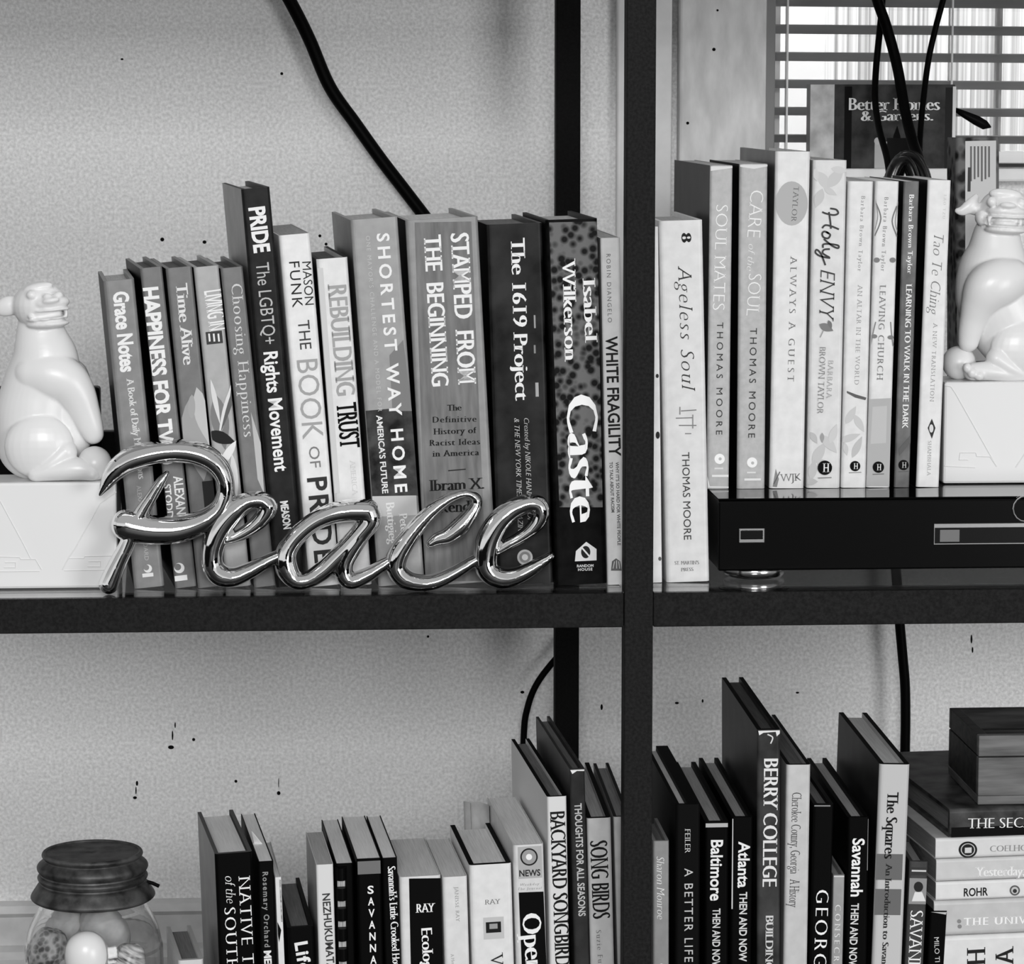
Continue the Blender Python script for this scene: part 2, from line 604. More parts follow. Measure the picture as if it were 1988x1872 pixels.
pn.box((xs1, .629, SILL + .012), (1.2, .632, .8), glass_mat('window_glass', .98))
pn.build('pane', w1)

# fence of pale vertical boards standing outside the window
fn = MB()
m_fence = mat(.93, .8, 'noise', .36, 30, g2=.97, mapscale=(9, .05, .02))
fn.box((.0, 1.75, -.6), (2.6, 1.78, 2.2), m_fence)
o = fn.build('fence')
k = MB(); xa_, xb_ = at(1440, 100, 1.70).x, at(1597, 100, 1.70).x
k.box((xa_, 1.69, -.6), (xb_, 1.7495, 2.2), mat(.95, .7)); pf = k.build('post', o); pf['label'] = 'plain white post'
tag(o, 'pale board fence seen through the window blind', 'fence')

# venetian blind
bl = empty('window_blind', (xc + .003, .575, SILL + .01))
tag(bl, 'horizontal slatted window blind behind the upper right books', 'blind')
sm = MB()
m_slat = mat(.52, .5)
yl = [8.5, 62, 115, 168.5, 221, 273.5, 326]
x0 = xc + .002 - bl.location.x; x1 = 1.245 - bl.location.x
pitch = (at(1700, 8.5, .575).z - at(1700, 326, .575).z) / 6
zc0 = at(1700, 326, .575).z - bl.location.z
for k in range(24):
    z = zc0 + k * pitch
    V = []
    for x, dz in ((x0, .0018), (x1, -.0060)):
        for j in range(5):
            s = (j - 2) / 2
            V.append((x, s * .0120, z + dz - s * .0032 + .0009 * (1 - s * s)))
    V2 = [(x, y, z + .0007) for x, y, z in V]
    F = []
    for j in range(4):
        F += [(j, j + 1, 6 + j, 5 + j), (10 + j, 15 + j, 16 + j, 11 + j)]
    F += [(0, 5, 15, 10), (4, 14, 19, 9)]
    sm.add(V + V2, F, m_slat)
sm.build('slats', bl)
cm = MB()
for px in (1527, 1846):
    xx = at(px, 150, .565).x - bl.location.x
    cm.tube([(xx, -.0135, -.005), (xx, -.0135, zc0 + pitch * 23.5)], .0009, mat(.9, .6), 6)
    cm.tube([(xx + .003, .0135, -.005), (xx + .003, .0135, zc0 + pitch * 23.5)], .0009, mat(.9, .6), 6)
cm.build('ladder_cord', bl)

# ------------------------------------------------------------------ shelf unit
m_post = mat(.10, .7, 'noise', .03, 500, bump=.1, spec=.12)
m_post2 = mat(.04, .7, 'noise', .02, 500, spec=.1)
m_glass = bpy.data.materials.new('smoked_glass')
m_glass.use_nodes = True
_t = m_glass.node_tree
_t.nodes.remove(_t.nodes['Principled BSDF'])
_lw = _t.nodes.new('ShaderNodeLayerWeight'); _lw.inputs['Blend'].default_value = .5
_pw = _t.nodes.new('ShaderNodeMath'); _pw.operation = 'POWER'; _pw.inputs[1].default_value = 4.0
_fr = _t.nodes.new('ShaderNodeMath'); _fr.operation = 'MULTIPLY_ADD'; _fr.inputs[1].default_value = .95; _fr.inputs[2].default_value = .05
_t.links.new(_lw.outputs['Facing'], _pw.inputs[0]); _t.links.new(_pw.outputs[0], _fr.inputs[0])
_tr = _t.nodes.new('ShaderNodeBsdfTransparent'); _tr.inputs['Color'].default_value = (.8, .8, .8, 1)
_gl = _t.nodes.new('ShaderNodeBsdfGlossy'); _gl.inputs['Roughness'].default_value = .04
_mx = _t.nodes.new('ShaderNodeMixShader')
_t.links.new(_fr.outputs[0], _mx.inputs[0]); _t.links.new(_tr.outputs[0], _mx.inputs[1]); _t.links.new(_gl.outputs[0], _mx.inputs[2])
_t.links.new(_mx.outputs[0], _t.nodes['Material Output'].inputs['Surface'])
su = empty('shelf_unit', (0, 0, FLOORZ))
tag(su, 'black metal shelving unit with dark glass shelves holding all the books', 'shelf')
def sbox(name, a, b, m, bev=.0008):
    k = MB(); k.box((a[0], a[1], a[2] - FLOORZ), (b[0], b[1], b[2] - FLOORZ), m)
    return k.build(name, su, bevel=bev)
PX0, PX1 = at(1213.5, 900, 0).x, at(1269.5, 900, 0).x
RX0, RX1 = at(1079, 600, .46).x, at(1126, 600, .46).x
RAILH = .0185
for nm, xx in (('l', -.80), ('c', PX0), ('r', .80)):
    wdt = PX1 - PX0
    sbox('post', (xx, 0, FLOORZ), (xx + wdt, .018, .95), m_post)
sbox('post', (RX0, .46, FLOORZ), (RX1, .478, .95), m_post2)
for xx in (-.80, .80):
    sbox('post', (xx, .46, FLOORZ), (xx + .018, .478, .95), m_post2)
for zt_ in (.432, 0.0, LOWZ):
    for xa, xb in ((-.80 + .0186, PX0 - .0003), (PX1 + .0003, .80 - .0003)):
        sbox('front_rail', (xa, .0012, zt_ - .005 - RAILH), (xb, .0172, zt_ - .001), m_post)
        sbox('back_rail', (xa, .4605, zt_ - .005 - RAILH), (min(xb, RX0 - .0005) if xb < .1 else xb, .4765, zt_ - .005), m_post2)
        sbox('side_rail', (xa + .0005, .0185, zt_ - .022), (xa + .0165, .4595, zt_ - .005), m_post2)
    sbox('glass_shelf', (-.80 + .0186, .0185, zt_ - .0045), (PX0 - .0004, .4595, zt_), m_glass, .0005)
    sbox('glass_shelf', (PX1 + .0004, .0185, zt_ - .0045), (.80 - .0004, .4595, zt_), m_glass, .0005)
    sbox('glass_lip', (-.80 + .0186, .0005, zt_ - .0009), (PX0 - .0004, .0184, zt_ - .0001), m_glass, 0)
    sbox('glass_lip', (PX1 + .0004, .0005, zt_ - .0009), (.80 - .0004, .0184, zt_ - .0001), m_glass, 0)

# ------------------------------------------------------------------ books, upper left
UL = 'books on the upper left shelf'
Yu = .031
W_ = .93
book('small grey-spined book nearest the left lion bookend', (201, 547), (262, 545), (261, 1145), Yu, UL, [
    T('Grace Notes', 'heavy', 234, 566, 249, 722, 28, W_), T('A Book of Daily Meditations', 'serifb', 252, 734, 276, 930, 14, .85),
    T('ALEXANDRA', 'sans', 269, 943, 277, 1010, 8, .7), T('STODDARD', 'sans', 279, 1020, 285, 1088, 8, .7),
    E(287, 1104, 8, 8, .9), E(284, 1102, 5.5, 5.5, .5), R(276, 1114, 298, 1119, .9)],
    g=.5, pg=.62, depth=.12, yaw=5.5)
book('dark-edged grey book with bold white capitals just behind the top of the metal P', (266, 522), (316, 520), (335, 1146), Yu, UL, [
    T('HAPPINESS FOR TWO', 'heavy', 290, 558, 325, 902, 31, W_), T('ALEXANDRA', 'bold', 345, 924, 356, 1040, 17, .9), T('STODDARD', 'bold', 324, 940, 334, 1046, 13, .9),
    E(348, 1103, 10, 10, .92), E(345, 1101, 6.5, 6.5, .42), R(337, 1119, 364, 1126, .92)],
    g=.42, pg=.2, depth=.13, yaw=7.4)
book('grey hardback with a pale patch low on its spine, third from the left lion', (321, 522), (374, 518), (384, 1145), Yu, UL, [
    leaf(384, 850, 170, 62, 82, .6), leaf(396, 810, 120, 34, 76, .74), E(372, 790, 7, 22, .62), T('Time Alive', 'serifb', 352, 550, 367, 708, 23, .88), R(392, 935, 428, 985, .16)],
    g=.42, pg=.2, depth=.13, yaw=7.2)
book('light grey hardback with white bar pattern and pale leaves on its spine', (376, 520), (426, 517), (440, 1145), Yu, UL, [
    T('LIVING IN', 'slab', 413, 562, 424, 642, 35, .93), R(399, 645, 433, 666, .25), R(404, 648, 409, 663, .9), R(413, 648, 418, 663, .9), R(422, 648, 427, 663, .9),
    leaf(428, 820, 110, 34, 80, .45), leaf(418, 780, 90, 10, 78, .85), leaf(437, 800, 110, 12, 104, .86), leaf(446, 785, 120, 9, 108, .3), leaf(430, 850, 60, 24, 20, .12), leaf(440, 885, 70, 16, 122, .9), leaf(455, 925, 90, 14, 84, .84), leaf(447, 930, 80, 6, 80, .4)],
    g=.66, pg=.2, depth=.135, yaw=7.0)
book('mid grey hardback with pale serif title, leaning left of the tallest dark book', (428, 522), (472, 517), (494, 1145), Yu, UL, [
    G([(487, 800), (506, 860), (513, 960), (500, 930)], .72), T('Choosing Happiness', 'serif', 459, 551, 484, 848, 22, .82)],
    g=.42, pg=.2, depth=.135, yaw=6.6)
book('tallest dark hardback on the upper left shelf, with stacked white condensed lettering', (465, 368), (525, 368), (530, 1090), Yu, UL, [
    T('PRIDE', 'heavy', 498, 402, 509, 490, 30, W_), T('The LGBTQ+', 'sans', 509, 510, 524, 668, 25, .72), T('Rights Movement', 'bold', 525, 683, 547, 915, 26, .93),
    T('MEASON', 'heavy', 551, 973, 558, 1027, 14, .9)],
    g=.12, pg=.62, depth=.15, yaw=6.2, boards=mat(.2, .5), side=0.5)
book('white paperback with dark and grey thin capitals right of the tallest dark book', (541, 458), (603, 456), (597, 1092), Yu, UL, [
    T('MASON', 'sans', 595, 508, 601, 592, 17, .2), T('FUNK', 'sans', 571, 508, 578, 597, 20, .15), T('THE', 'sans', 589, 622, 594, 678, 22, .25), T('BOOK', 'sans', 596, 698, 608, 852, 40, .62),
    T('OF', 'sans', 609, 867, 613, 908, 20, .45), T('PRIDE', 'bold', 615, 927, 630, 1092, 36, .2)],
    kind='soft', g=.9, pg=.5, depth=.155, yaw=4.8)
book('short white-jacketed book with ghosted grey block letters above a black word', (611, 504), (676, 501), (645, 950), Yu, UL, [
    R(627, 520, 632, 960, .8), T('REBUILDING', 'slab', 654, 551, 672, 768, 36, .62), T('TRUST', 'slab', 672, 782, 680, 870, 38, .05), T('AMERICA', 'serif', 684, 893, 690, 962, 10, .8)],
    g=.88, pg=.2, depth=.15, yaw=4.6, boards=mat(.15))
book('light grey hardback with widely spaced white capitals and a dark photo band', (680, 428), (773, 423), (722, 970), Yu, UL, [
    R(706, 798, 812, 962, mat(.17, .5, 'noise', .12, 90)), G([(756, 690), (783, 660), (800, 798), (762, 798)], .45), G([(718, 964), (808, 962), (810, 1000), (721, 1004)], .74),
    T('SHORTEST WAY HOME', 'bold', 743, 453, 779, 956, 23, .93), T("ONE MAYOR'S CHALLENGE AND A MODEL FOR", 'sans', 714, 458, 738, 799, 8, .74), T("AMERICA'S FUTURE", 'bold', 736, 806, 748, 958, 11, .9),
    T('Pete', 'serifb', 782, 996, 786, 1032, 16, .9), T('Buttigieg', 'serifb', 757, 976, 764, 1056, 17, .88)],
    g=.6, pg=.6, depth=.15, yaw=4.2, side=0.38)
book('thick grey hardback with two columns of white poster capitals and small dark lines', (777, 429), (929, 424), (813, 1060), Yu, UL, [
    G([(805, 432), (915, 430), (944, 1130), (828, 1130)], mat(.4, .5, 'noise', .07, 70, mapscale=(3, 1, .4))),
    T('STAMPED  FROM', 'slab', 892, 452, 907, 746, 35, .93, False), T('THE  BEGINNING', 'slab', 839, 456, 855, 750, 33, .93, False),
    T('The', 'serifb', 868, 792, 896, 791, 12, .08), T('Definitive', 'serifb', 840, 815, 925, 813, 12, .1), T('History of', 'serifb', 841, 838, 925, 835, 12, .08),
    T('Racist Ideas', 'serifb', 833, 860, 932, 857, 12, .08), T('in America', 'serifb', 839, 881, 930, 878, 12, .08), L([(870, 914), (904, 911)], 2, .12), T('Ibram X.', 'serifb', 833, 943, 940, 938, 22, .08), T('Kendi', 'serifb', 850, 985, 920, 982, 22, .08)],
    g=.55, pg=.7, depth=.16, yaw=3.4)
book('thick dark mottled hardback behind the last metal e', (934, 437), (1054, 433), (952, 978), Yu, UL, [
    R(936, 445, 949, 1135, .02), T('The 1619 Project', 'serifb', 1005, 462, 1014, 778, 28, .93, False),
    T('Created by NIKOLE HANNAH-JONES', 'ital', 1022, 812, 1030, 1030, 10, .82), T('& THE NEW YORK TIMES MAGAZINE', 'ital', 1003, 812, 1011, 1040, 10, .82),
    E(1019, 1082, 15, 15, .72), E(1019, 1082, 11, 11, .5), E(1019, 1082, 6, 6, .85), R(1036, 612, 1040, 637, .6), R(1036, 670, 1040, 686, .5), R(1039, 743, 1046, 770, .65)],  # small pale bars after the emblem are glints painted on the cover
    cover=mat(.1, .4, 'noise', .08, 45), pg=.3, depth=.155, yaw=2.8)
book('dark hardback patterned like a crowd with a very large white word', (1059, 428), (1161, 425), (1079, 1141), Yu - .003, UL, [
    G([(1066, 432), (1159, 430), (1170, 985), (1086, 985)], mat(.12, .5, 'voronoi', .12, 190, g2=.42)), R(1060, 432, 1067, 1128, .02),
    T('Isabel', 'serifb', 1143, 540, 1148, 665, 25, .95, False), T('Wilkerson', 'serifb', 1104, 502, 1109, 702, 26, .95, False), T('Caste', 'serifb', 1129, 766, 1137, 1014, 62, .97, False),
    G([(1118, 1070), (1138, 1052), (1158, 1066), (1158, 1088), (1116, 1090)], .85), E(1137, 1072, 9, 12, .1), L([(1130, 1064), (1144, 1080)], 3, .85), T('RANDOM', 'bold', 1120, 1099, 1152, 1098, 5, .85), T('HOUSE', 'bold', 1122, 1106, 1150, 1105, 5, .85)],
    g=.05, pg=.6, depth=.14, yaw=2.2)
book('thin pale paperback against the left side of the front post', (1165, 463), (1205, 461), (1179, 1136), Yu - .003, UL, [
    T('ROBIN DIANGELO', 'sans', 1181, 493, 1184, 626, 8, .4), T('WHITE FRAGILITY', 'bold', 1187, 653, 1194, 886, 22, .12), T("WHY IT'S SO HARD FOR WHITE PEOPLE", 'bold', 1198, 897, 1202, 1059, 6, .3), T('TO TALK ABOUT RACISM', 'bold', 1186, 897, 1190, 995, 6, .3),
    G([(1186, 1108), (1188, 1090), (1196, 1084), (1204, 1090), (1207, 1108)], .35), L([(1190, 1104), (1193, 1090)], 1.5, .8), L([(1197, 1104), (1197, 1088)], 1.5, .8), L([(1203, 1104), (1201, 1090)], 1.5, .8)],
    kind='soft', g=.85, pg=.55, depth=.135, yaw=1.2)

# ------------------------------------------------------------------ books, upper right
UR = 'books on the upper right shelf'
book('thin white book half hidden behind the right side of the front post', (1258, 441), (1279, 440), (1266, 1136), .036, UR, [E(1276, 730, 3, 4, .2), E(1277, 845, 4, 7, .15), E(1281, 1085, 3, 4, .3)], kind='soft', g=.88, pg=.7, depth=.14)
book('white hardback with grey italic title standing on the glass beside the black player', (1279, 430), (1365, 426), (1294, 1132), .036, UR, [
    R(1278, 440, 1286, 1125, .7), T('8', 'serifb', 1332, 452, 1333, 471, 20, .1), T('Ageless Soul', 'ital', 1329, 516, 1337, 760, 27, .22),
    L([(1322, 798), (1352, 796)], 2, .45), L([(1312, 812), (1346, 811)], 2, .45), L([(1318, 826), (1352, 826)], 2, .45), L([(1330, 842), (1342, 842)], 2, .5), L([(1320, 790), (1320, 805)], 2, .5), L([(1345, 805), (1345, 832)], 2, .5),
    T('THOMAS MOORE', 'sans', 1331, 878, 1335, 1048, 14, .25), T("ST. MARTIN'S", 'serif', 1310, 1093, 1357, 1092, 7, .3), T('PRESS', 'serif', 1322, 1106, 1346, 1105, 7, .3)],
    g=.86, pg=.6, depth=.15)

# black player the other books stand on
RY = .034
rz1 = at(1500, 968, RY).z; rz0 = at(1500, 1108, RY).z
rx = at(1396, 1040, RY).x
rc = empty('media_player', (rx, RY, 0))
tag(rc, 'flat black player with silver-framed display on the right glass shelf, carrying books', 'player')
m_gloss = mat(.02, .25, spec=.12); m_top = mat(.03, .07, spec=.9)
k = MB(); k.box((0, .0065, rz0), (.43, .30, rz1 - .0012), mat(.05, .35)); k.build('body', rc, bevel=.001)
k = MB(); k.box((-.0005, .0015, rz1 - .001), (.4305, .3005, rz1), m_top); k.build('top_panel', rc)
k = MB(); k.box((-.0005, 0, rz0), (.4305, .006, rz1 - .0016), m_gloss); fp = k.build('front_panel', rc, bevel=.0012)
def on(px, py): return at(px, py, RY) - Vector((rx, RY, 0))
a, b = on(1434, 1026), on(1484, 1054)
k = MB(); k.box((a.x, -.0012, b.z), (b.x, -.0001, a.z), mat(.8, .25, metal=1.0)); fr = k.build('power_button', rc, bevel=.0006); fr['label'] = 'silver power button'
k = MB(); k.box((a.x + .0012, -.0022, b.z + .0026), (b.x - .0012, -.0013, a.z - .0012), mat(.03, .2)); k.build('button_face', fr, bevel=.0004)
a, b = on(1813, 1017), on(1990, 1056)
k = MB(); k.box((a.x, -.0006, b.z), (.30, -.0001, a.z), mat(.62, .3, metal=.9)); ds = k.build('display', rc, bevel=.0002); ds['label'] = 'silver framed display window'
k = MB(); k.box((a.x + .0006, -.0011, b.z + .0008), (.2994, -.0007, a.z - .0026), mat(.1, .15)); k.box((a.x + .004, -.0012, b.z + .002), (a.x + .017, -.00112, a.z - .004), mat(.4, .4)); k.build('display_glass', ds)
e = on(1991, 988)
k = MB(); k.tube([(e.x + .0085 * math.cos(i * .3927), -.0006, e.z + .0085 * math.sin(i * .3927)) for i in range(17)], .0006, mat(.8, .3, metal=1), 6); k.build('emblem_ring', rc)
fx = on(1475, 1120).x
for xx, yy in ((fx, .028), (fx + .36, .028), (fx, .27), (fx + .36, .27)):
    k = MB(); k.lathe([(0, .0002), (.0175, .0002), (.0195, .0012), (.0205, .003), (.0205, .0075), (.019, .0088), (0, .0088)], mat(.75, .18, metal=1), (xx, yy, 0), 48)
    ft = k.build('foot', rc, smooth=True)
    k = MB(); k.lathe([(.0206, .0072), (.0235, .0080), (.0235, rz0 - .0001), (0, rz0 - .0001)], mat(.04, .4), (xx, yy, 0), 48); k.build('foot_collar', ft, smooth=True)

def script(strokes, x0, y0, ln, hh, w, g):
    return [L([(x0 + h * hh, y0 + a * ln) for a, h in st], w, g) for st in strokes]
HOLY = script([[(-.02, .5), (0, .88), (.06, 1.0), (.09, .75), (.07, .3), (.04, 0)], [(.33, 1.05), (.28, .6), (.26, .2), (.31, 0)], [(.04, .42), (.18, .5), (.32, .55)],
               [(.37, .25), (.42, .5), (.48, .36), (.46, .08), (.40, .0), (.365, .15), (.40, .42)], [(.49, .1), (.60, .6), (.645, .98), (.60, 1.0), (.575, .5), (.58, .08), (.64, .05)],
               [(.66, .48), (.67, .12), (.73, .04), (.80, .46)], [(.81, .5), (.78, -.1), (.72, -.42), (.67, -.34), (.74, -.08), (.93, .2)]], 1596, 407, 116, 31, 3.4, .25)
RT = rz1
Yr = .085
m_sm = mat(.7, .5, 'noise', .03, 200)
book('grey paperback with pale capitals, leftmost on the black player, dark left cover showing', (1379, 322), (1424, 319), (1372, 948), Yr, UR, [
    G([(1379, 322), (1424, 319), (1424, 326), (1379, 332)], .86), T('SOUL MATES', 'light', 1402, 398, 1395, 602, 24, .93), T('THOMAS MOORE', 'sans', 1398, 626, 1396, 844, 12, .2), E(1397, 891, 10, 10, .95), E(1398, 891, 3, 3, .7), R(1387, 908, 1404, 911, .85), R(1382, 922, 1414, 926, .9), G([(1368, 925), (1374, 948), (1420, 949), (1420, 945), (1378, 944)], .9)],
    kind='soft', cover=m_sm, z0=RT, pg=.6, depth=.19, yaw=.6, side=0.12)
book('grey paperback with large pale title capitals, second on the black player', (1436, 319), (1492, 317), (1431, 950), Yr, UR, [
    G([(1436, 319), (1492, 317), (1492, 323), (1464, 328), (1436, 324)], .86), T('CARE', 'light', 1470, 370, 1463, 461, 27, .93), T('of the', 'ital', 1460, 474, 1456, 526, 14, .9), T('SOUL', 'light', 1466, 532, 1461, 613, 26, .93), T('THOMAS MOORE', 'sans', 1463, 637, 1459, 850, 13, .22), E(1460, 898, 10, 10, .95), E(1461, 899, 3, 3, .7), R(1450, 916, 1467, 919, .85), R(1445, 929, 1477, 933, .9)],
    kind='soft', cover=mat(.7, .5, 'noise', .03, 210), z0=RT, pg=.6, depth=.15, yaw=.4, side=.05)  # side colour near black: shade of the gap on the left, painted in
book('tall white hardback with a grey oval near its top, on the black player', (1506, 295), (1575, 293), (1494, 948), Yr, UR, [
    E(1537, 395, 31, 43, .68), T('TAYLOR', 'serif', 1546, 362, 1541, 430, 11, .35), T('ALWAYS A GUEST', 'serif', 1541, 497, 1535, 741, 13, .38), T('WJK', 'serif', 1514, 928, 1555, 926, 15, .4),
    G([(1500, 945), (1506, 910), (1512, 930), (1508, 947)], .5), L([(1502, 940), (1514, 916)], 2, .3)],
    g=.88, z0=RT, pg=.65, depth=.17, yaw=.2, boards=mat(.45), side=0.42)
book('white floral book with brush-script lettering, fourth on the black player', (1579, 312), (1646, 311), (1566, 949), Yr, UR, [
    leaf(1600, 352, 44, 20, 60, .78), leaf(1622, 345, 50, 22, -50, .77), leaf(1630, 330, 34, 14, 10, .8), leaf(1590, 385, 40, 18, 110, .76), leaf(1612, 372, 30, 12, 30, .78), leaf(1584, 340, 26, 12, 80, .8),
    leaf(1590, 880, 50, 20, -60, .76), leaf(1610, 862, 46, 18, 50, .78), leaf(1578, 912, 40, 16, -80, .74), leaf(1618, 842, 40, 15, -70, .8), leaf(1600, 900, 36, 14, 20, .76), leaf(1580, 850, 26, 12, 60, .72), leaf(1575, 935, 26, 14, 0, .72), leaf(1596, 850, 20, 8, 90, .6),
    *HOLY, T('ENVY', 'ital', 1607, 524, 1604, 624, 30, .25), leaf(1604, 636, 30, 15, 25, .45), leaf(1611, 630, 18, 8, 70, .4), L([(1598, 642), (1592, 655)], 1.5, .5), T('BARBARA', 'serif', 1613, 700, 1609, 774, 10, .66), T('BROWN TAYLOR', 'serif', 1597, 674, 1592, 803, 12, .5), E(1601, 908, 14, 14, .06), T('H', 'serifb', 1597, 908, 1610, 908, 18, .9), L([(1588, 928), (1614, 927)], 2, .5)],
    g=.85, z0=RT, pg=.6, depth=.14, yaw=0)
book('white paperback with faint grey lettering and dark sliver, left of the one with vine arcs', (1647, 353), (1697, 352), (1633, 949), Yr, UR, [
    T('Barbara Brown Taylor', 'serif', 1676, 381, 1669, 527, 8, .5), T('AN ALTAR IN THE WORLD', 'serif', 1670, 553, 1663, 747, 9, .58), G([(1644, 759), (1662, 766), (1682, 772), (1680, 777), (1660, 772), (1644, 763)], .3),
    leaf(1652, 806, 40, 15, -60, .78), leaf(1668, 822, 40, 14, 60, .78), leaf(1650, 850, 44, 14, -20, .77), leaf(1664, 868, 46, 14, -65, .74), leaf(1642, 872, 26, 10, 80, .78), E(1660, 905, 10, 10, .06), T('H', 'serifb', 1657, 905, 1666, 905, 12, .9), L([(1648, 918), (1672, 917)], 1.5, .5)],
    kind='soft', g=.88, z0=RT, pg=.6, depth=.13, yaw=0)
book('white paperback with leafy vine arcs above a grey lower spine', (1699, 353), (1747, 353), (1681, 949), Yr, UR, [
    G([(1686, 775), (1730, 773), (1728, 948), (1681, 948)], .68), G([(1694, 790), (1722, 788), (1720, 860), (1690, 862)], .74), L([(1701, 395), (1710, 425), (1698, 458)], 2.5, .4), L([(1699, 385), (1704, 420), (1697, 450)], 1.5, .5), L([(1741, 400), (1732, 430), (1742, 460)], 2.5, .4), L([(1744, 392), (1738, 430), (1743, 450)], 1.5, .5),
    E(1702, 505, 6, 5, .45), E(1733, 505, 6, 5, .45), L([(1700, 625), (1694, 650), (1690, 672)], 2, .45), L([(1729, 625), (1731, 650), (1734, 672)], 2, .45), E(1697, 653, 6, 4, .45), E(1729, 655, 6, 4, .45),
    T('Barbara Brown Taylor', 'serif', 1721, 383, 1714, 527, 8, .5), T('LEAVING CHURCH', 'serif', 1714, 553, 1708, 738, 12, .42), E(1705, 907, 11, 11, .06), T('H', 'serifb', 1702, 907, 1711, 907, 13, .85), L([(1694, 921), (1716, 920)], 1.5, .35)],
    kind='soft', g=.88, z0=RT, pg=.8, depth=.13, yaw=0)
book('dark grey paperback with white lettering between two white ones on the black player', (1755, 353), (1786, 353), (1736, 947), Yr, UR, [
    T('Barbara Brown Taylor', 'serifb', 1770, 378, 1766, 532, 10, .93), T('LEARNING TO WALK IN THE DARK', 'serifb', 1765, 551, 1757, 832, 12, .93), E(1754, 903, 10, 10, .06), T('H', 'serifb', 1751, 903, 1760, 903, 12, .7), L([(1744, 916), (1765, 915)], 1.5, .3), G([(1745, 872), (1768, 845), (1768, 860), (1746, 885)], .3)],
    kind='soft', cover=mat(.36, .5, 'noise', .09, 55), z0=RT, pg=.8, depth=.13, yaw=0, side=.04)  # near-black side carries the painted shade between the books
book('white paperback with thin italic title beside the right lion bookend', (1802, 351), (1848, 351), (1779, 947), Yr, UR, [
    T('LAO TZU', 'serif', 1835, 378, 1832, 425, 5, .75), T('Tao Te Ching', 'ital', 1823, 456, 1813, 612, 20, .45), T('A NEW TRANSLATION', 'serif', 1816, 627, 1809, 780, 8, .58), G([(1809, 813), (1816, 831), (1809, 852), (1801, 831)], .2), E(1808, 832, 4, 8, .85), T('SHAMBHALA', 'serif', 1805, 856, 1803, 924, 7, .62)],
    kind='soft', g=.89, z0=RT, pg=.7, depth=.13, yaw=0, side=.04)  # dark side colour paints the shaded gap beside this white cover

# ------------------------------------------------------------------ books, lower left
LL = 'books on the lower left shelf'
Yl = .03
def low(label, TL, TR, P2, rear, group=LL, items=(), Y=Yl, **kw):
    return book(label, TL, TR, P2, Y, group, items, z0=LOWZ, rear=rear, **kw)
low('tiny pale book between the glass jar and the black field guide', (346, 1866), (396, 1864), (346.15, 1872), (342, 1799, 'L'), fixyaw=7.6, g=.82, pg=.35, boards=mat(.7))
low('thick black book with two columns of white serif capitals, left end of the lower shelf', (417, 1659), (491, 1659), (426, 1872), (381, 1577, 'L'), fixyaw=7.2, items=[
    T('NATIVE TREES', 'serif', 474, 1701, 486, 1955, 23, .95), T('of the', 'ital', 446, 1701, 449, 1754, 19, .93), T('SOUTHEAST', 'serif', 446, 1762, 456, 1972, 22, .95)],
    cover=mat(.03, .5), pg=.95, boards=mat(.3), side=0.4)
ra, Ma, Wa, Ha, Da = low('black-spined paperback with loose white slip sticking up, second on the lower shelf', (497, 1674), (532, 1672), (502, 1872), (463, 1581, 'L'), fixyaw=5.9, items=[
    L([(498, 1676), (503, 1872)], 2, .5), T('Rosemary Orchard', 'bold', 515, 1693, 519, 1839, 10, .55), T('MEDICINE', 'heavy', 519, 1846, 524, 1935, 13, .93)], kind='soft', cover=mat(.035, .5), pg=.9)
k = MB()
k.prism([(.001, 0), (.0075, 0), (.0035, .0125)], 0, .0003, mat(.93, .6), axis='y')
sp_ = k.build('paper_slip', ra); sp_.location = (.001, .055, Ha - .0008); sp_.rotation_euler = (math.radians(35), 0, math.radians(-35)); sp_['label'] = 'loose white slip of paper'
low('thin white booklet with speckled right edge beside the short black book', (534, 1704), (547, 1703), (541, 1872), (517, 1635, 'L'), fixyaw=4.6, items=[G([(542, 1708), (547, 1708), (551, 1790), (546, 1790)], mat(.5, .6, 'noise', .3, 400)), G([(536, 1790), (546, 1806), (542, 1830), (537, 1815)], .06)], kind='soft', g=.88, pg=.85)
low('short black hardback with rounded white lettering and dark page tops', (558, 1802), (610, 1801), (561, 1872), (548, 1707, 'L'), fixyaw=4.3, items=[T('Life', 'heavy', 584, 1829, 593, 1886, 23, .92)], cover=mat(.035, .5), pg=.36)
low('white-spined book with grey capitals left of the black comb binding', (613.5, 1680), (648, 1679), (619, 1872), (590.5, 1616, 'L'), fixyaw=4.1, items=[T('NEZHUKUMATATHIL', 'bold', 633, 1735, 645, 1925, 14, .25)], kind='soft', g=.86, pg=.62, cover=mat(.86, .5), side=0.62)
r_, M_, W_s, H_s, D_s = low('black comb-bound book with pale pages between white and black spines', (652, 1678), (687, 1672), (656, 1872), (633, 1592, 'L'), fixyaw=4.0, items=[], kind='soft', cover=mat(.03, .5), pg=.86, Y=.036)
k = MB()
nz = 10
for i in range(nz):
    zc_ = H_s - .006 - i * .0137
    pts = [(W_s * .42 * math.cos(t) + W_s * .22, -.0035 * math.sin(t) * 1.2 - .0004, zc_) for t in [math.pi * j / 8 for j in range(9)]]
    k.prism([(W_s * .26 + W_s * .34 * math.cos(t), -.0006 - .006 * math.sin(t)) for t in [math.pi * j / 10 for j in range(11)]], zc_ - .0042, zc_ + .0042, mat(.04, .4))
cb = k.build('comb_binding', r_)
cb['label'] = 'black plastic comb binding'
k = MB()
for i in range(nz):
    zc_ = H_s - .0128 - i * .0137
    k.box((W_s * .06, -.0004, zc_ - .0026), (W_s * .5, -.00015, zc_ + .0026), mat(.62, .6, 'noise', .15, 300, mapscale=(4, 1, .3)))
k.build('page_strip', r_)
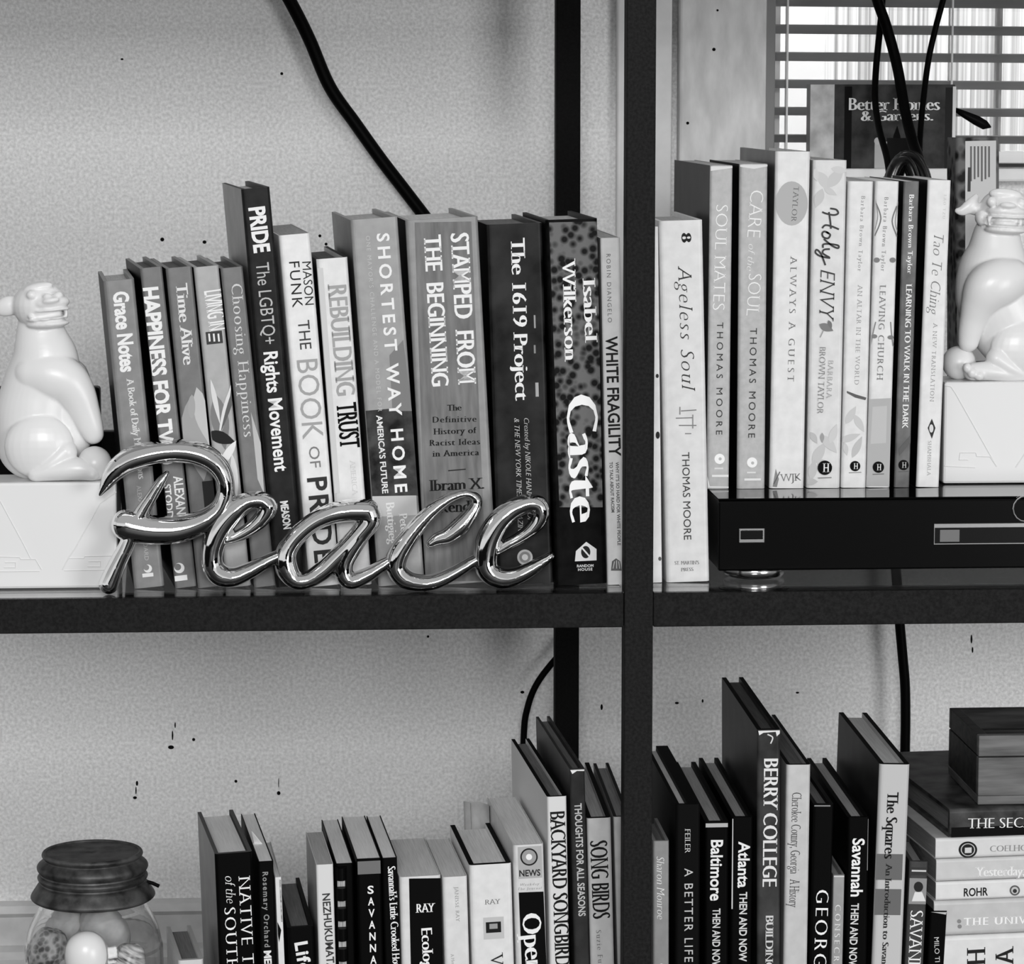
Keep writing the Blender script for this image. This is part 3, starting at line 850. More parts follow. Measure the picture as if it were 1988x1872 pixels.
low('black book with upright stacked white letters below a grey patch', (692, 1669), (741, 1667), (697, 1872), (668, 1586, 'L'), fixyaw=3.9, items=[
    R(694, 1673, 739, 1696, .42)] + [T(c, 'bold', 713.5 + i * .9, 1728 + i * 22.6, 725.5 + i * .9, 1727.6 + i * 22.6, 15, .95) for i, c in enumerate('SAVANNAH')], kind='soft', cover=mat(.03, .5), pg=.9)
low('narrow black book with white fairy-tale serif title', (742, 1667), (772, 1664), (748, 1872), (714, 1585, 'L'), fixyaw=3.8, items=[T("Savannah's Little Crooked Houses", 'serifb', 760, 1682, 771, 1898, 15, .95)], kind='soft', cover=mat(.03, .5), pg=.92)
low('white paperback with a black spine label and small upright white name', (775, 1704), (857, 1704), (780, 1872), (758, 1630, 'L'), fixyaw=3.7, items=[
    G([(794, 1706), (856, 1705), (864, 1900), (798, 1900)], .04), T('RAY', 'serifb', 807, 1764, 845, 1762, 18, .95), T('Ecology of', 'serifb', 828, 1802, 834, 1926, 21, .95)], kind='soft', g=.85, pg=.8)
low('white paperback with faint grey name between two whiter spines', (859, 1704), (908, 1703), (864, 1872), (815, 1630, 'L'), fixyaw=3.7, items=[T('JANISSE RAY', 'serif', 886, 1722, 889, 1790, 7, .55), T('A Memoir', 'serif', 878, 1852, 881, 1885, 6, .6)], kind='soft', g=.86, pg=.78)
low('white hardback with black boards and a small square emblem on its spine', (911, 1681), (994, 1678), (917, 1872), (861, 1603, 'L'), fixyaw=3.7, items=[
    T('RAY', 'serif', 941, 1752, 972, 1750, 10, .4), R(938, 1782, 979, 1822, .76), R(943, 1791, 973, 1810, .1), R(950, 1794, 966, 1803, .6), T('Wild', 'serif', 964, 1850, 968, 1930, 25, .15)], g=.88, pg=.84, boards=mat(.03), bt=.0034)
rr, MM, WW, HH, DD = low('worn white paperback with curled cover, grey picture and black title block', (996, 1642), (1056.5, 1640), (1003, 1872), (931, 1550, 'L'), fixyaw=3.6, items=[
    R(1005, 1645, 1053, 1704, .68), E(1027, 1664, 17, 17, .12), E(1027, 1664, 14, 14, .6), E(1027, 1664, 6, 6, .95), T('NEWS', 'bold', 1008, 1696, 1049, 1694, 12, .15), T('Weekday', 'ital', 1010, 1718, 1047, 1716, 5, .45), T('The Journal', 'ital', 1006, 1726, 1052, 1724, 5, .45),
    G([(1007, 1733), (1055, 1731), (1062, 1900), (1014, 1900)], .04), T('Open', 'serifb', 1031, 1773, 1040, 1890, 37, .95)], kind='soft', g=.84, pg=.82)
k = MB()   # its front cover has curled away to the left at the rear
cz0, cz1 = HH - .06, HH - .0015
pts = []
for i in range(15):
    t = i / 14
    if t < .55:
        x = -.0012 - .0075 * (t / .55) ** 2; y = DD * .86 + (DD * .11) * (t / .55)
    else:
        a = (t - .55) / .45 * 2.6
        x = -.0087 - .0085 * math.sin(a) ; y = DD * .97 + .0075 - .0075 * math.cos(a) - .012 * max(0, a - 1.2)
    pts.append((x, y))
V = [(x, y, cz0 + .02 * i / 14) for i, (x, y) in enumerate(pts)] + [(x, y, cz1) for x, y in pts] + [(x + .0005, y, cz0 + .02 * i / 14) for i, (x, y) in enumerate(pts)] + [(x + .0005, y, cz1) for x, y in pts]
F = []
for i in range(14):
    F += [(i, i + 1, 16 + i, 15 + i), (30 + i, 45 + i, 46 + i, 31 + i), (15 + i, 16 + i, 46 + i, 45 + i)]
k.add(V, F, mat(.72, .6, 'noise', .08, 60))
cc = k.build('curled_cover', rr, smooth=True); cc['label'] = 'pale front cover curled back at its rear edge'
low('white-spined hardback with thick black boards and black condensed capitals', (1059, 1548), (1101, 1546), (1065, 1872), (987, 1425, 'L'), fixyaw=3.5, items=[T('BACKYARD SONGBIRDS', 'serifb', 1082, 1576, 1093, 1890, 29, .08)], g=.88, pg=.35, boards=mat(.03), cover=mat(.86, .5), bt=.0040)
low('tall narrow dark book with torn white spine top and small pale capitals', (1106, 1494), (1136, 1491), (1116, 1872), (1040, 1392, 'L'), fixyaw=3.1, items=[
    G([(1107, 1494), (1137, 1490), (1137, 1497), (1120, 1497), (1111, 1503)], .92), T('THOUGHTS FOR ALL SEASONS', 'bold', 1122, 1560, 1130, 1779, 13, .75)], cover=mat(.17, .45, 'noise', .04, 60), pg=.34)
low('pale grey hardback with black condensed capitals beside the front post', (1138, 1590), (1187, 1587), (1145, 1872), (1146, 1480, 'R'), fixyaw=-0.3, items=[T('SONG BIRDS', 'serifb', 1162, 1632, 1168, 1784, 34, .08), T('Suzie Fu', 'serif', 1162, 1806, 1166, 1870, 10, .4)], g=.74, pg=.62, boards=mat(.04), bt=.0032)
low('light grey hardback partly behind the front post, right end of the lower left row', (1191, 1587), (1224, 1584), (1199, 1872), (1186, 1480, 'R'), fixyaw=-0.6, items=[], g=.68, pg=.5, boards=mat(.12), Y=.032)

# ------------------------------------------------------------------ books, lower right
LR = 'books on the lower right shelf'
def lowr(label, TL, TR, P2, rear, **kw):
    return low(label, TL, TR, P2, rear, group=LR, **kw)
lowr('small grey book with white script-like name right of the front post', (1268, 1634), (1300, 1632), (1268, 1872), (1271, 1588, 'R'), fixyaw=0.5, items=[T('Sharon Monroe', 'ital', 1282, 1663, 1283, 1785, 15, .95), E(1284, 1885, 8, 14, .9)], g=.55, pg=.3)
lowr('black hardback with thick curved right board and small spaced capitals', (1312, 1563), (1361, 1560), (1311, 1872), (1292, 1438, 'R'), fixyaw=0.1, items=[T('FEILER', 'serif', 1335, 1609, 1335, 1656, 11, .82), T('A BETTER LIFE', 'sans', 1337, 1686, 1337, 1868, 16, .78)], cover=mat(.06, .5), pg=.8, boards=mat(.02), rboard=.0085)
lowr('black hardback with bold white city name, just left of its near-twin', (1369, 1597), (1416, 1596), (1368, 1872), (1329, 1452, 'L'), fixyaw=-0.3, items=[
    R(1370, 1599, 1413, 1606, .7), T('Baltimore', 'bold', 1392, 1631, 1390, 1749, 22, .93), T('THEN AND NOW', 'bold', 1391, 1764, 1390, 1882, 14, .82)], cover=mat(.03, .5), pg=.62, boards=mat(.05), bt=.0032)
lowr('black hardback with bold white city name, touching the tallest book', (1421, 1588), (1463, 1590), (1418, 1872), (1350, 1453, 'L'), fixyaw=-0.4, items=[
    L([(1422, 1590), (1421, 1765)], 3, .8), T('Atlanta', 'bold', 1445, 1634, 1443, 1724, 21, .93), T('THEN AND NOW', 'bold', 1443, 1732, 1442, 1867, 14, .85)], cover=mat(.03, .5), pg=.6, boards=mat(.05), bt=.0032)
lowr('tallest dark book on the lower right shelf, white condensed capitals, frayed white spine top', (1470, 1418), (1516, 1416), (1470, 1872), (1396, 1311, 'L'), fixyaw=-0.4, items=[
    G([(1472, 1418), (1516, 1416), (1516, 1424), (1508, 1430), (1506, 1421), (1482, 1423), (1474, 1428)], .9), L([(1490, 1426), (1500, 1432), (1496, 1444)], 2.5, .85), T('BERRY COLLEGE', 'serifb', 1497, 1473, 1494, 1722, 28, .9), T('BUILDING', 'serifb', 1494, 1778, 1493, 1885, 15, .82)], cover=mat(.22, .4, 'noise', .06, 50), pg=.22, boards=mat(.05), bt=.0036, side=0.12)
lowr('pale grey hardback with dark blackletter-like title right of the tallest book', (1521, 1486), (1575, 1485), (1515, 1872), (1499, 1388, 'R'), fixyaw=-0.5, items=[T('Cherokee County, Georgia', 'serif', 1547, 1539, 1543, 1697, 19, .22), T('A History', 'serif', 1543, 1707, 1541, 1762, 19, .22)], g=.77, pg=.3, boards=mat(.06))
lowr('black hardback with very large widely spaced white serif letters', (1577, 1563), (1620, 1561), (1569, 1872), (1555, 1452, 'R'), fixyaw=-0.6, items=[R(1579, 1562, 1612, 1566, .55), T('GEORGIA', 'serif', 1597, 1728, 1590, 1928, 25, .95)], cover=mat(.035, .5), pg=.34)
lowr('short narrow grey book between two black ones', (1618, 1700), (1641, 1698), (1614, 1872), (1598, 1640, 'L'), fixyaw=-0.8, items=[R(1618, 1699, 1641, 1703, .85), T('CONSECRATED', 'serif', 1627, 1757, 1622, 1930, 11, .9)], g=.6, pg=.6, depth=.1)
lowr('black hardback with bold white name left of the widest pale spine', (1646, 1588), (1688, 1586), (1642, 1872), (1582, 1449, 'R'), fixyaw=-0.8, items=[T('Savannah', 'bold', 1667, 1628, 1663, 1741, 22, .95), T('THEN AND NOW', 'bold', 1660, 1754, 1655, 1882, 14, .85), L([(1686, 1590), (1684, 1690)], 2, .5)], cover=mat(.03, .5), pg=.62, boards=mat(.05), bt=.0032)
lowr('tall pale grey hardback with two dark grey rectangles across its spine', (1700, 1486), (1768, 1485), (1685, 1872), (1616, 1385, 'L'), fixyaw=-0.8, items=[
    R(1701, 1658, 1751, 1709, .38), R(1699, 1726, 1748, 1777, .38), T('The Squares', 'serifb', 1734, 1538, 1727, 1668, 22, .08), T('An Introduction to Savannah', 'serifb', 1726, 1676, 1716, 1900, 12, .15)], g=.8, pg=.78, cover=mat(.76, .5), boards=mat(.05), bt=.0034, side=0.12)
lowr('small dark book with little portrait and white capitals left of the horizontal stack', (1766, 1674), (1803, 1672), (1757, 1872), (1755, 1625, 'L'), fixyaw=-2.5, items=[
    R(1766, 1684, 1801, 1700, .22), R(1770, 1689, 1798, 1693, .8), R(1766, 1705, 1799, 1756, .55), E(1783, 1722, 9, 10, .15), G([(1770, 1750), (1776, 1732), (1790, 1732), (1797, 1750)], .88), T('SAVANNAH', 'serif', 1780, 1768, 1772, 1935, 25, .95)], g=.26, pg=.5, depth=.12)
lowr('black book with tiny pale lettering tucked against the horizontal stack', (1806, 1770), (1840, 1768), (1800, 1872), (1782, 1715, 'L'), fixyaw=-3, items=[T('MILO TI', 'sans', 1818, 1820, 1820, 1868, 9, .8), G([(1807, 1771), (1838, 1769), (1836, 1776), (1820, 1773)], .75)], cover=mat(.03, .5), pg=.6, depth=.11)

ST = 'books lying in the horizontal stack'
Ys = .03
_, z1, z0 = flat_book('dark book lying on top of the horizontal stack under the wooden box', 1844, 1571, 1627, Ys, ST, [
    R(1847, 1607, 2100, 1626, .06), T('THE SECRET', 'serif', 1879, 1599, 2036, 1596, 20, .93)], cover=mat(.2, .4, 'noise', .12, 60), pg=.4, depth=.185, yaw=5, kind='hard')
_, z1, z0 = flat_book('pale book with a dark round emblem second from top of the stack', 1844, 0, 1668, Ys, ST, [
    E(1879, 1650, 18, 16, .1), E(1879, 1650, 14, 12.5, .75), E(1879, 1650, 12, 11, .12), R(1873, 1646, 1886, 1656, .8), T('COELHO', 'serif', 1922, 1648, 1995, 1646, 12, .5)], g=.83, pg=.45, ztop=z0, depth=.14, yaw=5)
_, z1, z0 = flat_book('pale grey book with faint white lettering under the emblem book', 1846, 0, 1712, Ys, ST, [T('Yesterday, I Cried', 'serifb', 1893, 1693, 2060, 1689, 18, .92)], g=.78, pg=.4, ztop=z0, depth=.14, yaw=5)
_, z1, z0 = flat_book('white book with dark spaced capitals and tiny round mark in the stack', 1846, 0, 1749, Ys, ST, [T('ROHR', 'bold', 1871, 1733, 1918, 1731, 15, .12), E(1970, 1729, 10, 10, .3), E(1970, 1729, 7, 7, .75), E(1970, 1730, 4, 4, .2)], g=.86, pg=.4, ztop=z0, depth=.135, yaw=5)
_, z1, z0 = flat_book('thick pale grey book with white capitals low in the stack', 1843, 0, 1818, Ys, ST, [T('THE UNIVERSE', 'serifb', 1871, 1790, 2050, 1784, 15, .95), E(1862, 1789, 4, 4, .5), E(1863, 1799, 4, 4, .5)], g=.75, pg=.3, ztop=z0, depth=.14, yaw=5)
_, z1, z0 = flat_book('white book with big letters turned sideways at the bottom of the frame in the stack', 1856, 0, 1915, Ys, ST, [T('H', 'serifb', 1895, 1876, 1895, 1840, 37, .12), T('A', 'serifb', 1950, 1876, 1950, 1838, 36, .12)], g=.86, pg=.5, ztop=z0, depth=.15, yaw=5)
_, z1, z0 = flat_book('large grey book under the stack, at the very bottom on the shelf', 1905, 0, 2300, Ys, ST, [], g=.4, pg=.5, ztop=z0, zbot=LOWZ + .0003, depth=.18, yaw=5, kind='hard')

# ------------------------------------------------------------------ wooden box on the stack
zb0 = at(1898, 1571, Ys).z + .0005
yb = Ys + .022
# depth of the box front so that its bottom edge sits at y=1563
pA = isect(1898, 1563, (0, 0, zb0), Vector((0, 0, 1)))
pB = at(1898, 1429, pA.y)
hb = pB.z - zb0
bx = empty('wooden_box', (pA.x, pA.y, zb0))
tag(bx, 'dark wooden open-topped box standing on the horizontal stack of books', 'box')
m_wood_lit = mat(.36, .5, 'noise', .08, 30, mapscale=(.6, 1, 7)); m_wood_shaded = mat(.17, .5, 'noise', .06, 30, mapscale=(.6, 4, 7))  # same wood: lit tone for the front, shade painted into sides and back
Lb, Db, tw = .17, .098, .007
zs = at(1898, 1470, pA.y).z - zb0
k = MB(); k.box((0, 0, 0), (Lb, Db, .006), m_wood_lit)
k.box((0, 0, .006), (Lb, tw, zs - .0006), m_wood_lit); k.box((0, Db - tw, .006), (Lb, Db, zs - .0006), m_wood_shaded)
k.box((0, tw, .006), (tw, Db - tw, zs - .0006), m_wood_shaded); k.box((Lb - tw, tw, .006), (Lb, Db - tw, zs - .0006), m_wood_shaded)
k.build('box_body', bx, bevel=.0006)
k = MB()
k.box((0, 0, zs + .0002), (Lb, tw, hb), m_wood_lit); k.box((0, Db - tw, zs + .0002), (Lb, Db, hb), m_wood_shaded)
k.box((0, tw, zs + .0002), (tw, Db - tw, hb), m_wood_shaded); k.box((Lb - tw, tw, zs + .0002), (Lb, Db - tw, hb), m_wood_shaded)
k.build('rim', bx, bevel=.0006)

# ------------------------------------------------------------------ things behind the upper right books
def wbox(px0, py0, px1, py1, Y): 
    return at(px0, py0, Y), at(px1, py1, Y)
YB = .527
yaw = math.radians(-6)
a = at(1621, 164, YB); b = at(1854, 164, YB)
wB = (b - a).length; hB = a.z - SILL
bo = empty('carton_box', (a.x, YB, SILL), (0, 0, 0))
tag(bo, 'dark box with white lettering on the window sill behind the white books', 'box')
k = MB(); k.box((0, 0, .0002), (wB, .034, hB), mat(.15, .4, 'noise', .09, 60))
M = Matrix.Translation((a.x, YB, SILL))
decorate(k, M, [R(1640, 168, 1652, 345, .06), R(1836, 170, 1846, 345, .08), T('Better Homes', 'serifb', 1648, 202, 1825, 202, 24, .9), T('& Gardens.', 'serifb', 1671, 225, 1812, 224, 20, .9),
    R(1698, 275, 1722, 338, .66), E(1703, 274, 6, 7, .7), G([(1730, 290), (1735, 262), (1742, 244), (1748, 265), (1750, 290)], .03), R(1722, 268, 1780, 330, .07), R(1850, 168, 1854, 300, .85)])
k.build('carton', bo, bevel=.0006)
k = MB()
a2 = at(1579, 164, YB)
k.add([(-.0002, .0004, .0002), (-.0002, .0004, hB), (a2.x - a.x, .014, hB), (a2.x - a.x, .014, .0002)], [(0, 1, 2, 3)], mat(.86, .5, 'noise', .14, 45))
k.add([(-.0002, .0004, .0002), (-.0002, .0004, hB), (-.0002, .033, hB), (a2.x - a.x, .0335, hB), (a2.x - a.x, .014, hB), (a2.x - a.x, .014, .0002), (a2.x - a.x, .0335, .0002), (-.0002, .039, .0002)], [(1, 2, 3, 4), (3, 6, 5, 4), (2, 7, 6, 3), (0, 5, 6, 7)], mat(.6, .5))
sd = k.build('side_panel', bo); sd['label'] = 'pale blotched side of the box'
# dark plug end poking out beside it
k = MB()
P = [at(1853, 212, .548), at(1872, 222, .546), at(1896, 234, .545), at(1912, 243, .545), at(1924, 247, .545)]
k.tube(P, [.0016, .0030, .0042, .0040, .0006], mat(.05, .4), 10)
pl = k.build('cable_plug', None, smooth=True)
tag(pl, 'short pointed black cable end poking out right of the dark lettered box', 'cable')
# patterned old book standing behind the right lion
m_mar = mat(.2, .5, 'voronoi', .14, 130, g2=.4)
book('old patterned hardback with pale paper label, behind the right lion bookend', (1856, 268), (1942, 267), (1856, 700), .24, 'books behind the right lion', [
    R(1874, 274, 1933, 700, .76)] + [L([(1885 + i * 7, 284), (1885 + i * 7, 352 - (i % 3) * 4)], 3.5, .3) for i in range(6)] + [L([(1882, 325), (1881, 372)], 6, .25)],
    kind='hard', cover=m_mar, pg=.5, z0=RT, depth=.032, boards=mat(.1))

# ------------------------------------------------------------------ cables
m_cable = mat(.025, .45)
def cable(name, pts, w, label, group, n=8):
    P = catmull([tuple(at(x, y, Y)) for x, y, Y in pts], n)
    r = w / FPX * (2 + pts[0][2]) / 2
    k = MB(); k.tube(P, r, m_cable, 12)
    return tag(k.build(name, None, smooth=True), label, 'cable', group)
CG = 'cables against the back wall'
cable('power_cable', [(520, -70, .53), (562, 0, .53), (600, 75, .53), (640, 168, .53), (690, 240, .53), (740, 310, .53), (790, 375, .53), (832, 430, .53), (900, 520, .53), (980, 700, .53)], 25, 'thick black cable slanting down the wall above the upper left books', CG)
cable('power_cable', [(1120, 1235, .528), (1070, 1290, .528), (1040, 1332, .528), (1024, 1375, .528), (1017, 1425, .528), (1015, 1560, .528), (1015, 1750, .528)], 13, 'thin black cable curving out left of the rear post, lower left', CG)
cable('power_cable', [(1738, 1080, .52), (1746, 1200, .52), (1752, 1270, .52), (1757, 1330, .52), (1758, 1400, .52), (1757, 1480, .52), (1757, 1700, .52)], 20, 'black cable hanging down the wall behind the lower right books', CG)
HG = 'cords hanging in front of the blind'
cable('power_cable', [(1688, -60, .497), (1703, 0, .497), (1722, 55, .495), (1742, 130, .49), (1757, 215, .475), (1772, 275, .44), (1787, 325, .40), (1792, 420, .36)], 21, 'thickest black cord hanging in the middle before the blind', HG)
cable('power_cable', [(1716, -40, .507), (1712, 15, .507), (1708, 60, .507), (1701, 130, .505), (1699, 195, .49), (1708, 255, .455), (1724, 318, .41), (1732, 420, .37)], 13, 'left black cord bowing out before the dark lettered box', HG)
cable('power_cable', [(1845, -50, .50), (1831, 0, .50), (1815, 60, .50), (1802, 120, .50), (1792, 200, .49), (1786, 270, .46), (1786, 330, .42), (1780, 430, .39)], 12, 'right black cord slanting down from the top edge before the blind', HG)
k = MB()
m_coil = mat(.03, .25)
for cx, cy, rx_, ry_, Y in ((1760, 356, 46, 52, .30), (1768, 352, 40, 48, .313), (1752, 362, 34, 50, .287)):
    c = at(cx, cy, Y); s = (2 + Y) / FPX
    P = [(c.x + rx_ * s * math.cos(t), Y + .003 * math.sin(2 * t), c.z - .03 + (ry_ * s + .03) * math.sin(t)) for t in [2 * math.pi * j / 40 for j in range(41)]]
    k.tube(P, .0048, m_coil, 10)
tag(k.build('cable_coil', None, smooth=True), 'black coiled cable rising just above the white books on the player', 'cable')

# ------------------------------------------------------------------ lion bookends
m_ch = mat(.9, .32, spec=.45)
def lion(label, Yf, z0, ox, oy, sc, px0, px1, ptop, chains, ells, balls, grooves):
    """chains and ellipsoids in units of 1/sc px about (ox, oy); depth offsets in the same units"""
    Yc = Yf + .024
    a = at(px0, ptop + 100, Yf); b = at(px1, ptop + 100, Yf); zt_ = at(0.5 * (px0 + px1), ptop, Yf).z
    root = empty('lion_bookend', (a.x, Yf, z0))
    tag(root, label, 'bookend', 'white lion bookends')
    O = Vector((a.x, Yf, z0))
    k = MB(); k.box((0, 0, .0003), (b.x - a.x, .047, zt_ - z0), m_ch)
    k.build('pedestal', root, bevel=.0018)
    kk = MB()
    for g in grooves:
        P = [at(x, y, Yf) - O for x, y in g]
        kk.tube(P, .00045, m_ch, 6)
    kk.build('relief_lines', root)
    s = (2 + Yc) / FPX / sc
    body = MB()
    def pos(x, y, d):
        return at(ox + x / sc, oy + y / sc, Yc + d * s) - O
    for ch in chains:
        ysq = ch[0]
        pts = catmull([tuple(p) for p in ch[1]], 12)
        for x, y, d, r in pts:
            body.ell(pos(x, y, d), (r * s, r * s * ysq, r * s), m_ch, 0, 40, 24)
    for x, y, d, rx_, ry_, rz_, rot in ells:
        body.ell(pos(x, y, d), (rx_ * s, ry_ * s, rz_ * s), m_ch, math.radians(rot), 24, 14)
    lb = remeshed('lion', body, .00075, 5, root)
    zmin = min(v.co.z for v in lb.data.vertices)
    lb.location.z = (zt_ - z0) - zmin - .0012
    for x, y, d, r in balls:
        k = MB(); c = pos(x, y, d); c.z = (zt_ - z0) + r * s - .0002
        k.ell(c, (r * s,) * 3, m_ch, 0, 32, 20); k.build('ball', root, smooth=True)
    return root
lion('white lion bookend facing right, left of the books behind the metal word', .034, .0002, 0, 530, 4.458, -41, 227, 937,
  chains=[(.72, [(345, 470, 0, 195), (370, 620, 0, 240), (395, 760, 0, 285), (370, 900, 10, 310), (330, 1050, 20, 325), (300, 1250, 30, 345), (290, 1470, 30, 315)]),
          (.75, [(310, 870, -85, 190), (440, 885, -100, 212), (565, 930, -105, 198), (660, 1040, -105, 166), (728, 1180, -105, 134), (780, 1310, -105, 110), (808, 1385, -105, 90)]),
          (.7, [(560, 1200, 0, 210), (600, 1420, 10, 190)]),
          (1, [(600, 900, 110, 170), (690, 1060, 110, 140), (760, 1250, 105, 115), (790, 1390, 100, 90)]),
          (1, [(570, 1540, -200, 100), (440, 1650, -225, 85), (300, 1735, -225, 62)]),
          (1, [(310, 1740, -235, 58), (480, 1708, -240, 84), (660, 1688, -245, 100), (795, 1708, -240, 84)]),
          (.6, [(150, 270, -30, 60), (90, 275, -20, 85), (40, 290, -15, 80), (0, 310, -15, 50)])],
  ells=[(340, 1495, -185, 300, 120, 275, 0), (345, 275, -20, 235, 200, 210, 0), (430, 250, -130, 172, 120, 72, -4), (435, 312, -160, 172, 95, 17, -5),
        (415, 432, -120, 185, 130, 42, -4), (410, 388, -150, 185, 105, 14, -6), (400, 352, -80, 150, 120, 40, -5), (275, 185, -185, 48, 40, 42, 0), (410, 200, -215, 40, 30, 32, 0), (505, 190, -185, 45, 40, 38, 0),
        (440, 232, -240, 75, 35, 28, -8), (240, 325, -110, 60, 70, 70, 0), (575, 350, -165, 16, 30, 40, 0), (270, 370, -190, 30, 30, 26, 0), (330, 120, -110, 130, 60, 45, -10),
        (815, 1680, -290, 22, 25, 40, 0), (800, 1740, -300, 26, 28, 34, 0)],
  balls=[(818, 1605, -170, 148)],
  grooves=[[(-38, 960), (0, 972), (46, 1057), (60, 1085)], [(226, 955), (194, 978), (146, 1065), (132, 1085)], [(-38, 1080), (38, 1082), (40, 1086), (69, 1086), (81, 1106)], [(121, 1106), (133, 1084), (163, 1084), (165, 1080), (226, 1079)],
           [(-38, 1110), (77, 1109)], [(125, 1108), (226, 1106)], [(10, 1092), (30, 1092), (30, 1102), (8, 1102)], [(172, 1090), (195, 1090), (195, 1100), (170, 1100)]])
pR = isect(1828, 941, (0, 0, RT), Vector((0, 0, 1)))
lion('white lion bookend facing left, standing on the black player', pR.y, RT + .0002, 1820, 350, 4.566, 1832, 2105, 741,
  chains=[(.72, [(520, 500, 0, 212), (512, 680, 0, 265), (500, 850, 10, 335), (540, 1050, 20, 380), (650, 1250, 30, 385), (760, 1450, 30, 325)]),
          (.75, [(640, 880, -160, 190), (540, 910, -190, 220), (450, 960, -190, 215), (375, 1080, -180, 165), (325, 1210, -165, 128), (290, 1340, -155, 108), (275, 1430, -150, 93)]),
          (1, [(380, 950, 110, 190), (300, 1150, 110, 130), (265, 1400, 100, 95)]),
          (1, [(520, 1580, -225, 92), (640, 1660, -230, 78), (760, 1725, -225, 55)]),
          (1, [(310, 1695, -235, 80), (450, 1690, -235, 85), (600, 1712, -228, 72), (740, 1728, -225, 55)]),
          (.6, [(175, 270, -25, 26), (225, 268, -25, 46), (290, 222, -25, 58), (340, 150, -25, 32)]), (.6, [(290, 240, -20, 60), (380, 260, -10, 60)])],
  ells=[(770, 1505, -200, 310, 115, 270, 0), (600, 265, 0, 240, 200, 195, 0), (615, 275, -140, 190, 120, 55, 3), (615, 325, -175, 190, 95, 15, 3), (600, 440, -140, 190, 130, 38, 3), (600, 405, -165, 180, 110, 13, 3),
        (595, 372, -140, 105, 90, 24, 3), (480, 188, -185, 46, 40, 46, 0), (740, 205, -160, 48, 40, 48, 0), (625, 222, -235, 78, 45, 30, 4), (560, 240, -215, 36, 30, 26, 0), (690, 252, -205, 36, 30, 26, 0), (390, 330, -90, 60, 70, 70, 0), (455, 350, -205, 20, 25, 34, 0), (735, 370, -180, 20, 25, 34, 0),
        (600, 120, -100, 150, 60, 50, 4), (262, 1660, -285, 40, 40, 46, 0), (305, 1705, -300, 42, 42, 48, 0), (370, 1735, -305, 45, 40, 40, 0)],
  balls=[(190, 1610, -60, 152)],
  grooves=[[(1834, 748), (1846, 751), (1855, 764), (1935, 906)], [(1864, 879), (1894, 879), (1896, 886), (1922, 887), (1935, 906)], [(1834, 905), (1893, 908)], [(1864, 879), (1862, 893), (1880, 893)], [(1972, 907), (1990, 880), (2030, 880)]])

# black thing behind the left lion
YK = .2
k = MB()
a = at(0, 735, YK); b = at(193, 752, YK); c = at(231, 838, YK)
bk = empty('black_case', ((a.x + b.x) / 2, YK, 0))
o_ = bk.location
tag(bk, 'black stepped case mostly hidden behind the left lion bookend', 'case')
k.box((a.x - .02 - o_.x, 0, .0002), (b.x - o_.x, .016, b.z), mat(.03, .4)); k.build('case_body', bk, bevel=.002)
k = MB(); k.box((b.x + .0003 - o_.x, 0, .0002), (c.x - o_.x, .014, c.z), mat(.04, .4)); k.build('case_step', bk, bevel=.002)

# ------------------------------------------------------------------ metal word
m_chrome = mat(.93, .05, metal=1.0)
SY = .0115
ps = empty('peace_sign', (at(640, 1150, SY).x, SY, 0))
tag(ps, 'shiny metal script word standing on the shelf edge before the books', 'sign')
def letter(paths):
    k = MB()
    s = (2 + SY) / FPX
    for ox, oy, sc, pts in paths:
        P = catmull([tuple(p) for p in pts], 6)
        W = [at(ox + x / sc, oy + y / sc, SY) - ps.location for x, y, r in P]
        Rr = [r / sc * s * 1.08 + .0004 for x, y, r in P]
        V = []; F = []; seg = 20; n = len(W)
        for i in range(n):
            t = (W[min(i + 1, n - 1)] - W[max(i - 1, 0)]).normalized()
            nn = Vector((-t.z, 0, t.x))
            ry = min(.0105, .0035 + Rr[i] * .95)
            for q in range(seg):
                an = 2 * math.pi * q / seg
                V.append(W[i] + nn * (Rr[i] * math.cos(an)) + Vector((0, 1, 0)) * (ry * math.sin(an)))
        for i in range(n - 1):
            for q in range(seg):
                q2 = (q + 1) % seg
                F.append((i * seg + q, i * seg + q2, (i + 1) * seg + q2, (i + 1) * seg + q))
        F.append(tuple(range(seg))[::-1]); F.append(tuple(range((n - 1) * seg, n * seg)))
        k.add(V, F, m_chrome)
        for e in (0, n - 1):
            ry = min(.0105, .0035 + Rr[e] * .95)
            k.ell(W[e], (Rr[e], ry, Rr[e]), m_chrome, 0, 20, 12)
    lo = remeshed('letter', k, .0006, 3, ps)
    return lo
A = (180, 850, 4.322); B_ = (520, 930, 6.627); C_ = (740, 930, 5.68)
ls = []
ls.append(letter([A + ([(62, 490, 14), (110, 410, 42), (180, 305, 72), (280, 220, 88), (420, 168, 92), (620, 130, 85), (800, 133, 88), (960, 182, 88), (1060, 270, 78), (1112, 390, 66), (1108, 510, 66), (1050, 625, 72), (920, 720, 88), (720, 785, 104), (500, 790, 112), (340, 765, 118), (285, 748, 118)],),
                  A + ([(625, 312, 14), (575, 380, 32), (500, 500, 42), (425, 620, 50), (350, 760, 52), (285, 920, 56), (225, 1040, 62), (170, 1160, 70), (135, 1245, 74)],)]))
ls.append(letter([A + ([(1095, 885, 26), (1200, 850, 40), (1330, 775, 52), (1430, 680, 62), (1470, 590, 70), (1405, 540, 64), (1280, 562, 72), (1150, 670, 92), (1055, 800, 95), (1005, 950, 82), (1005, 1080, 80), (1065, 1165, 84), (1180, 1185, 72), (1320, 1130, 60), (1450, 1060, 50), (1560, 1005, 42), (1610, 970, 42)],)]))
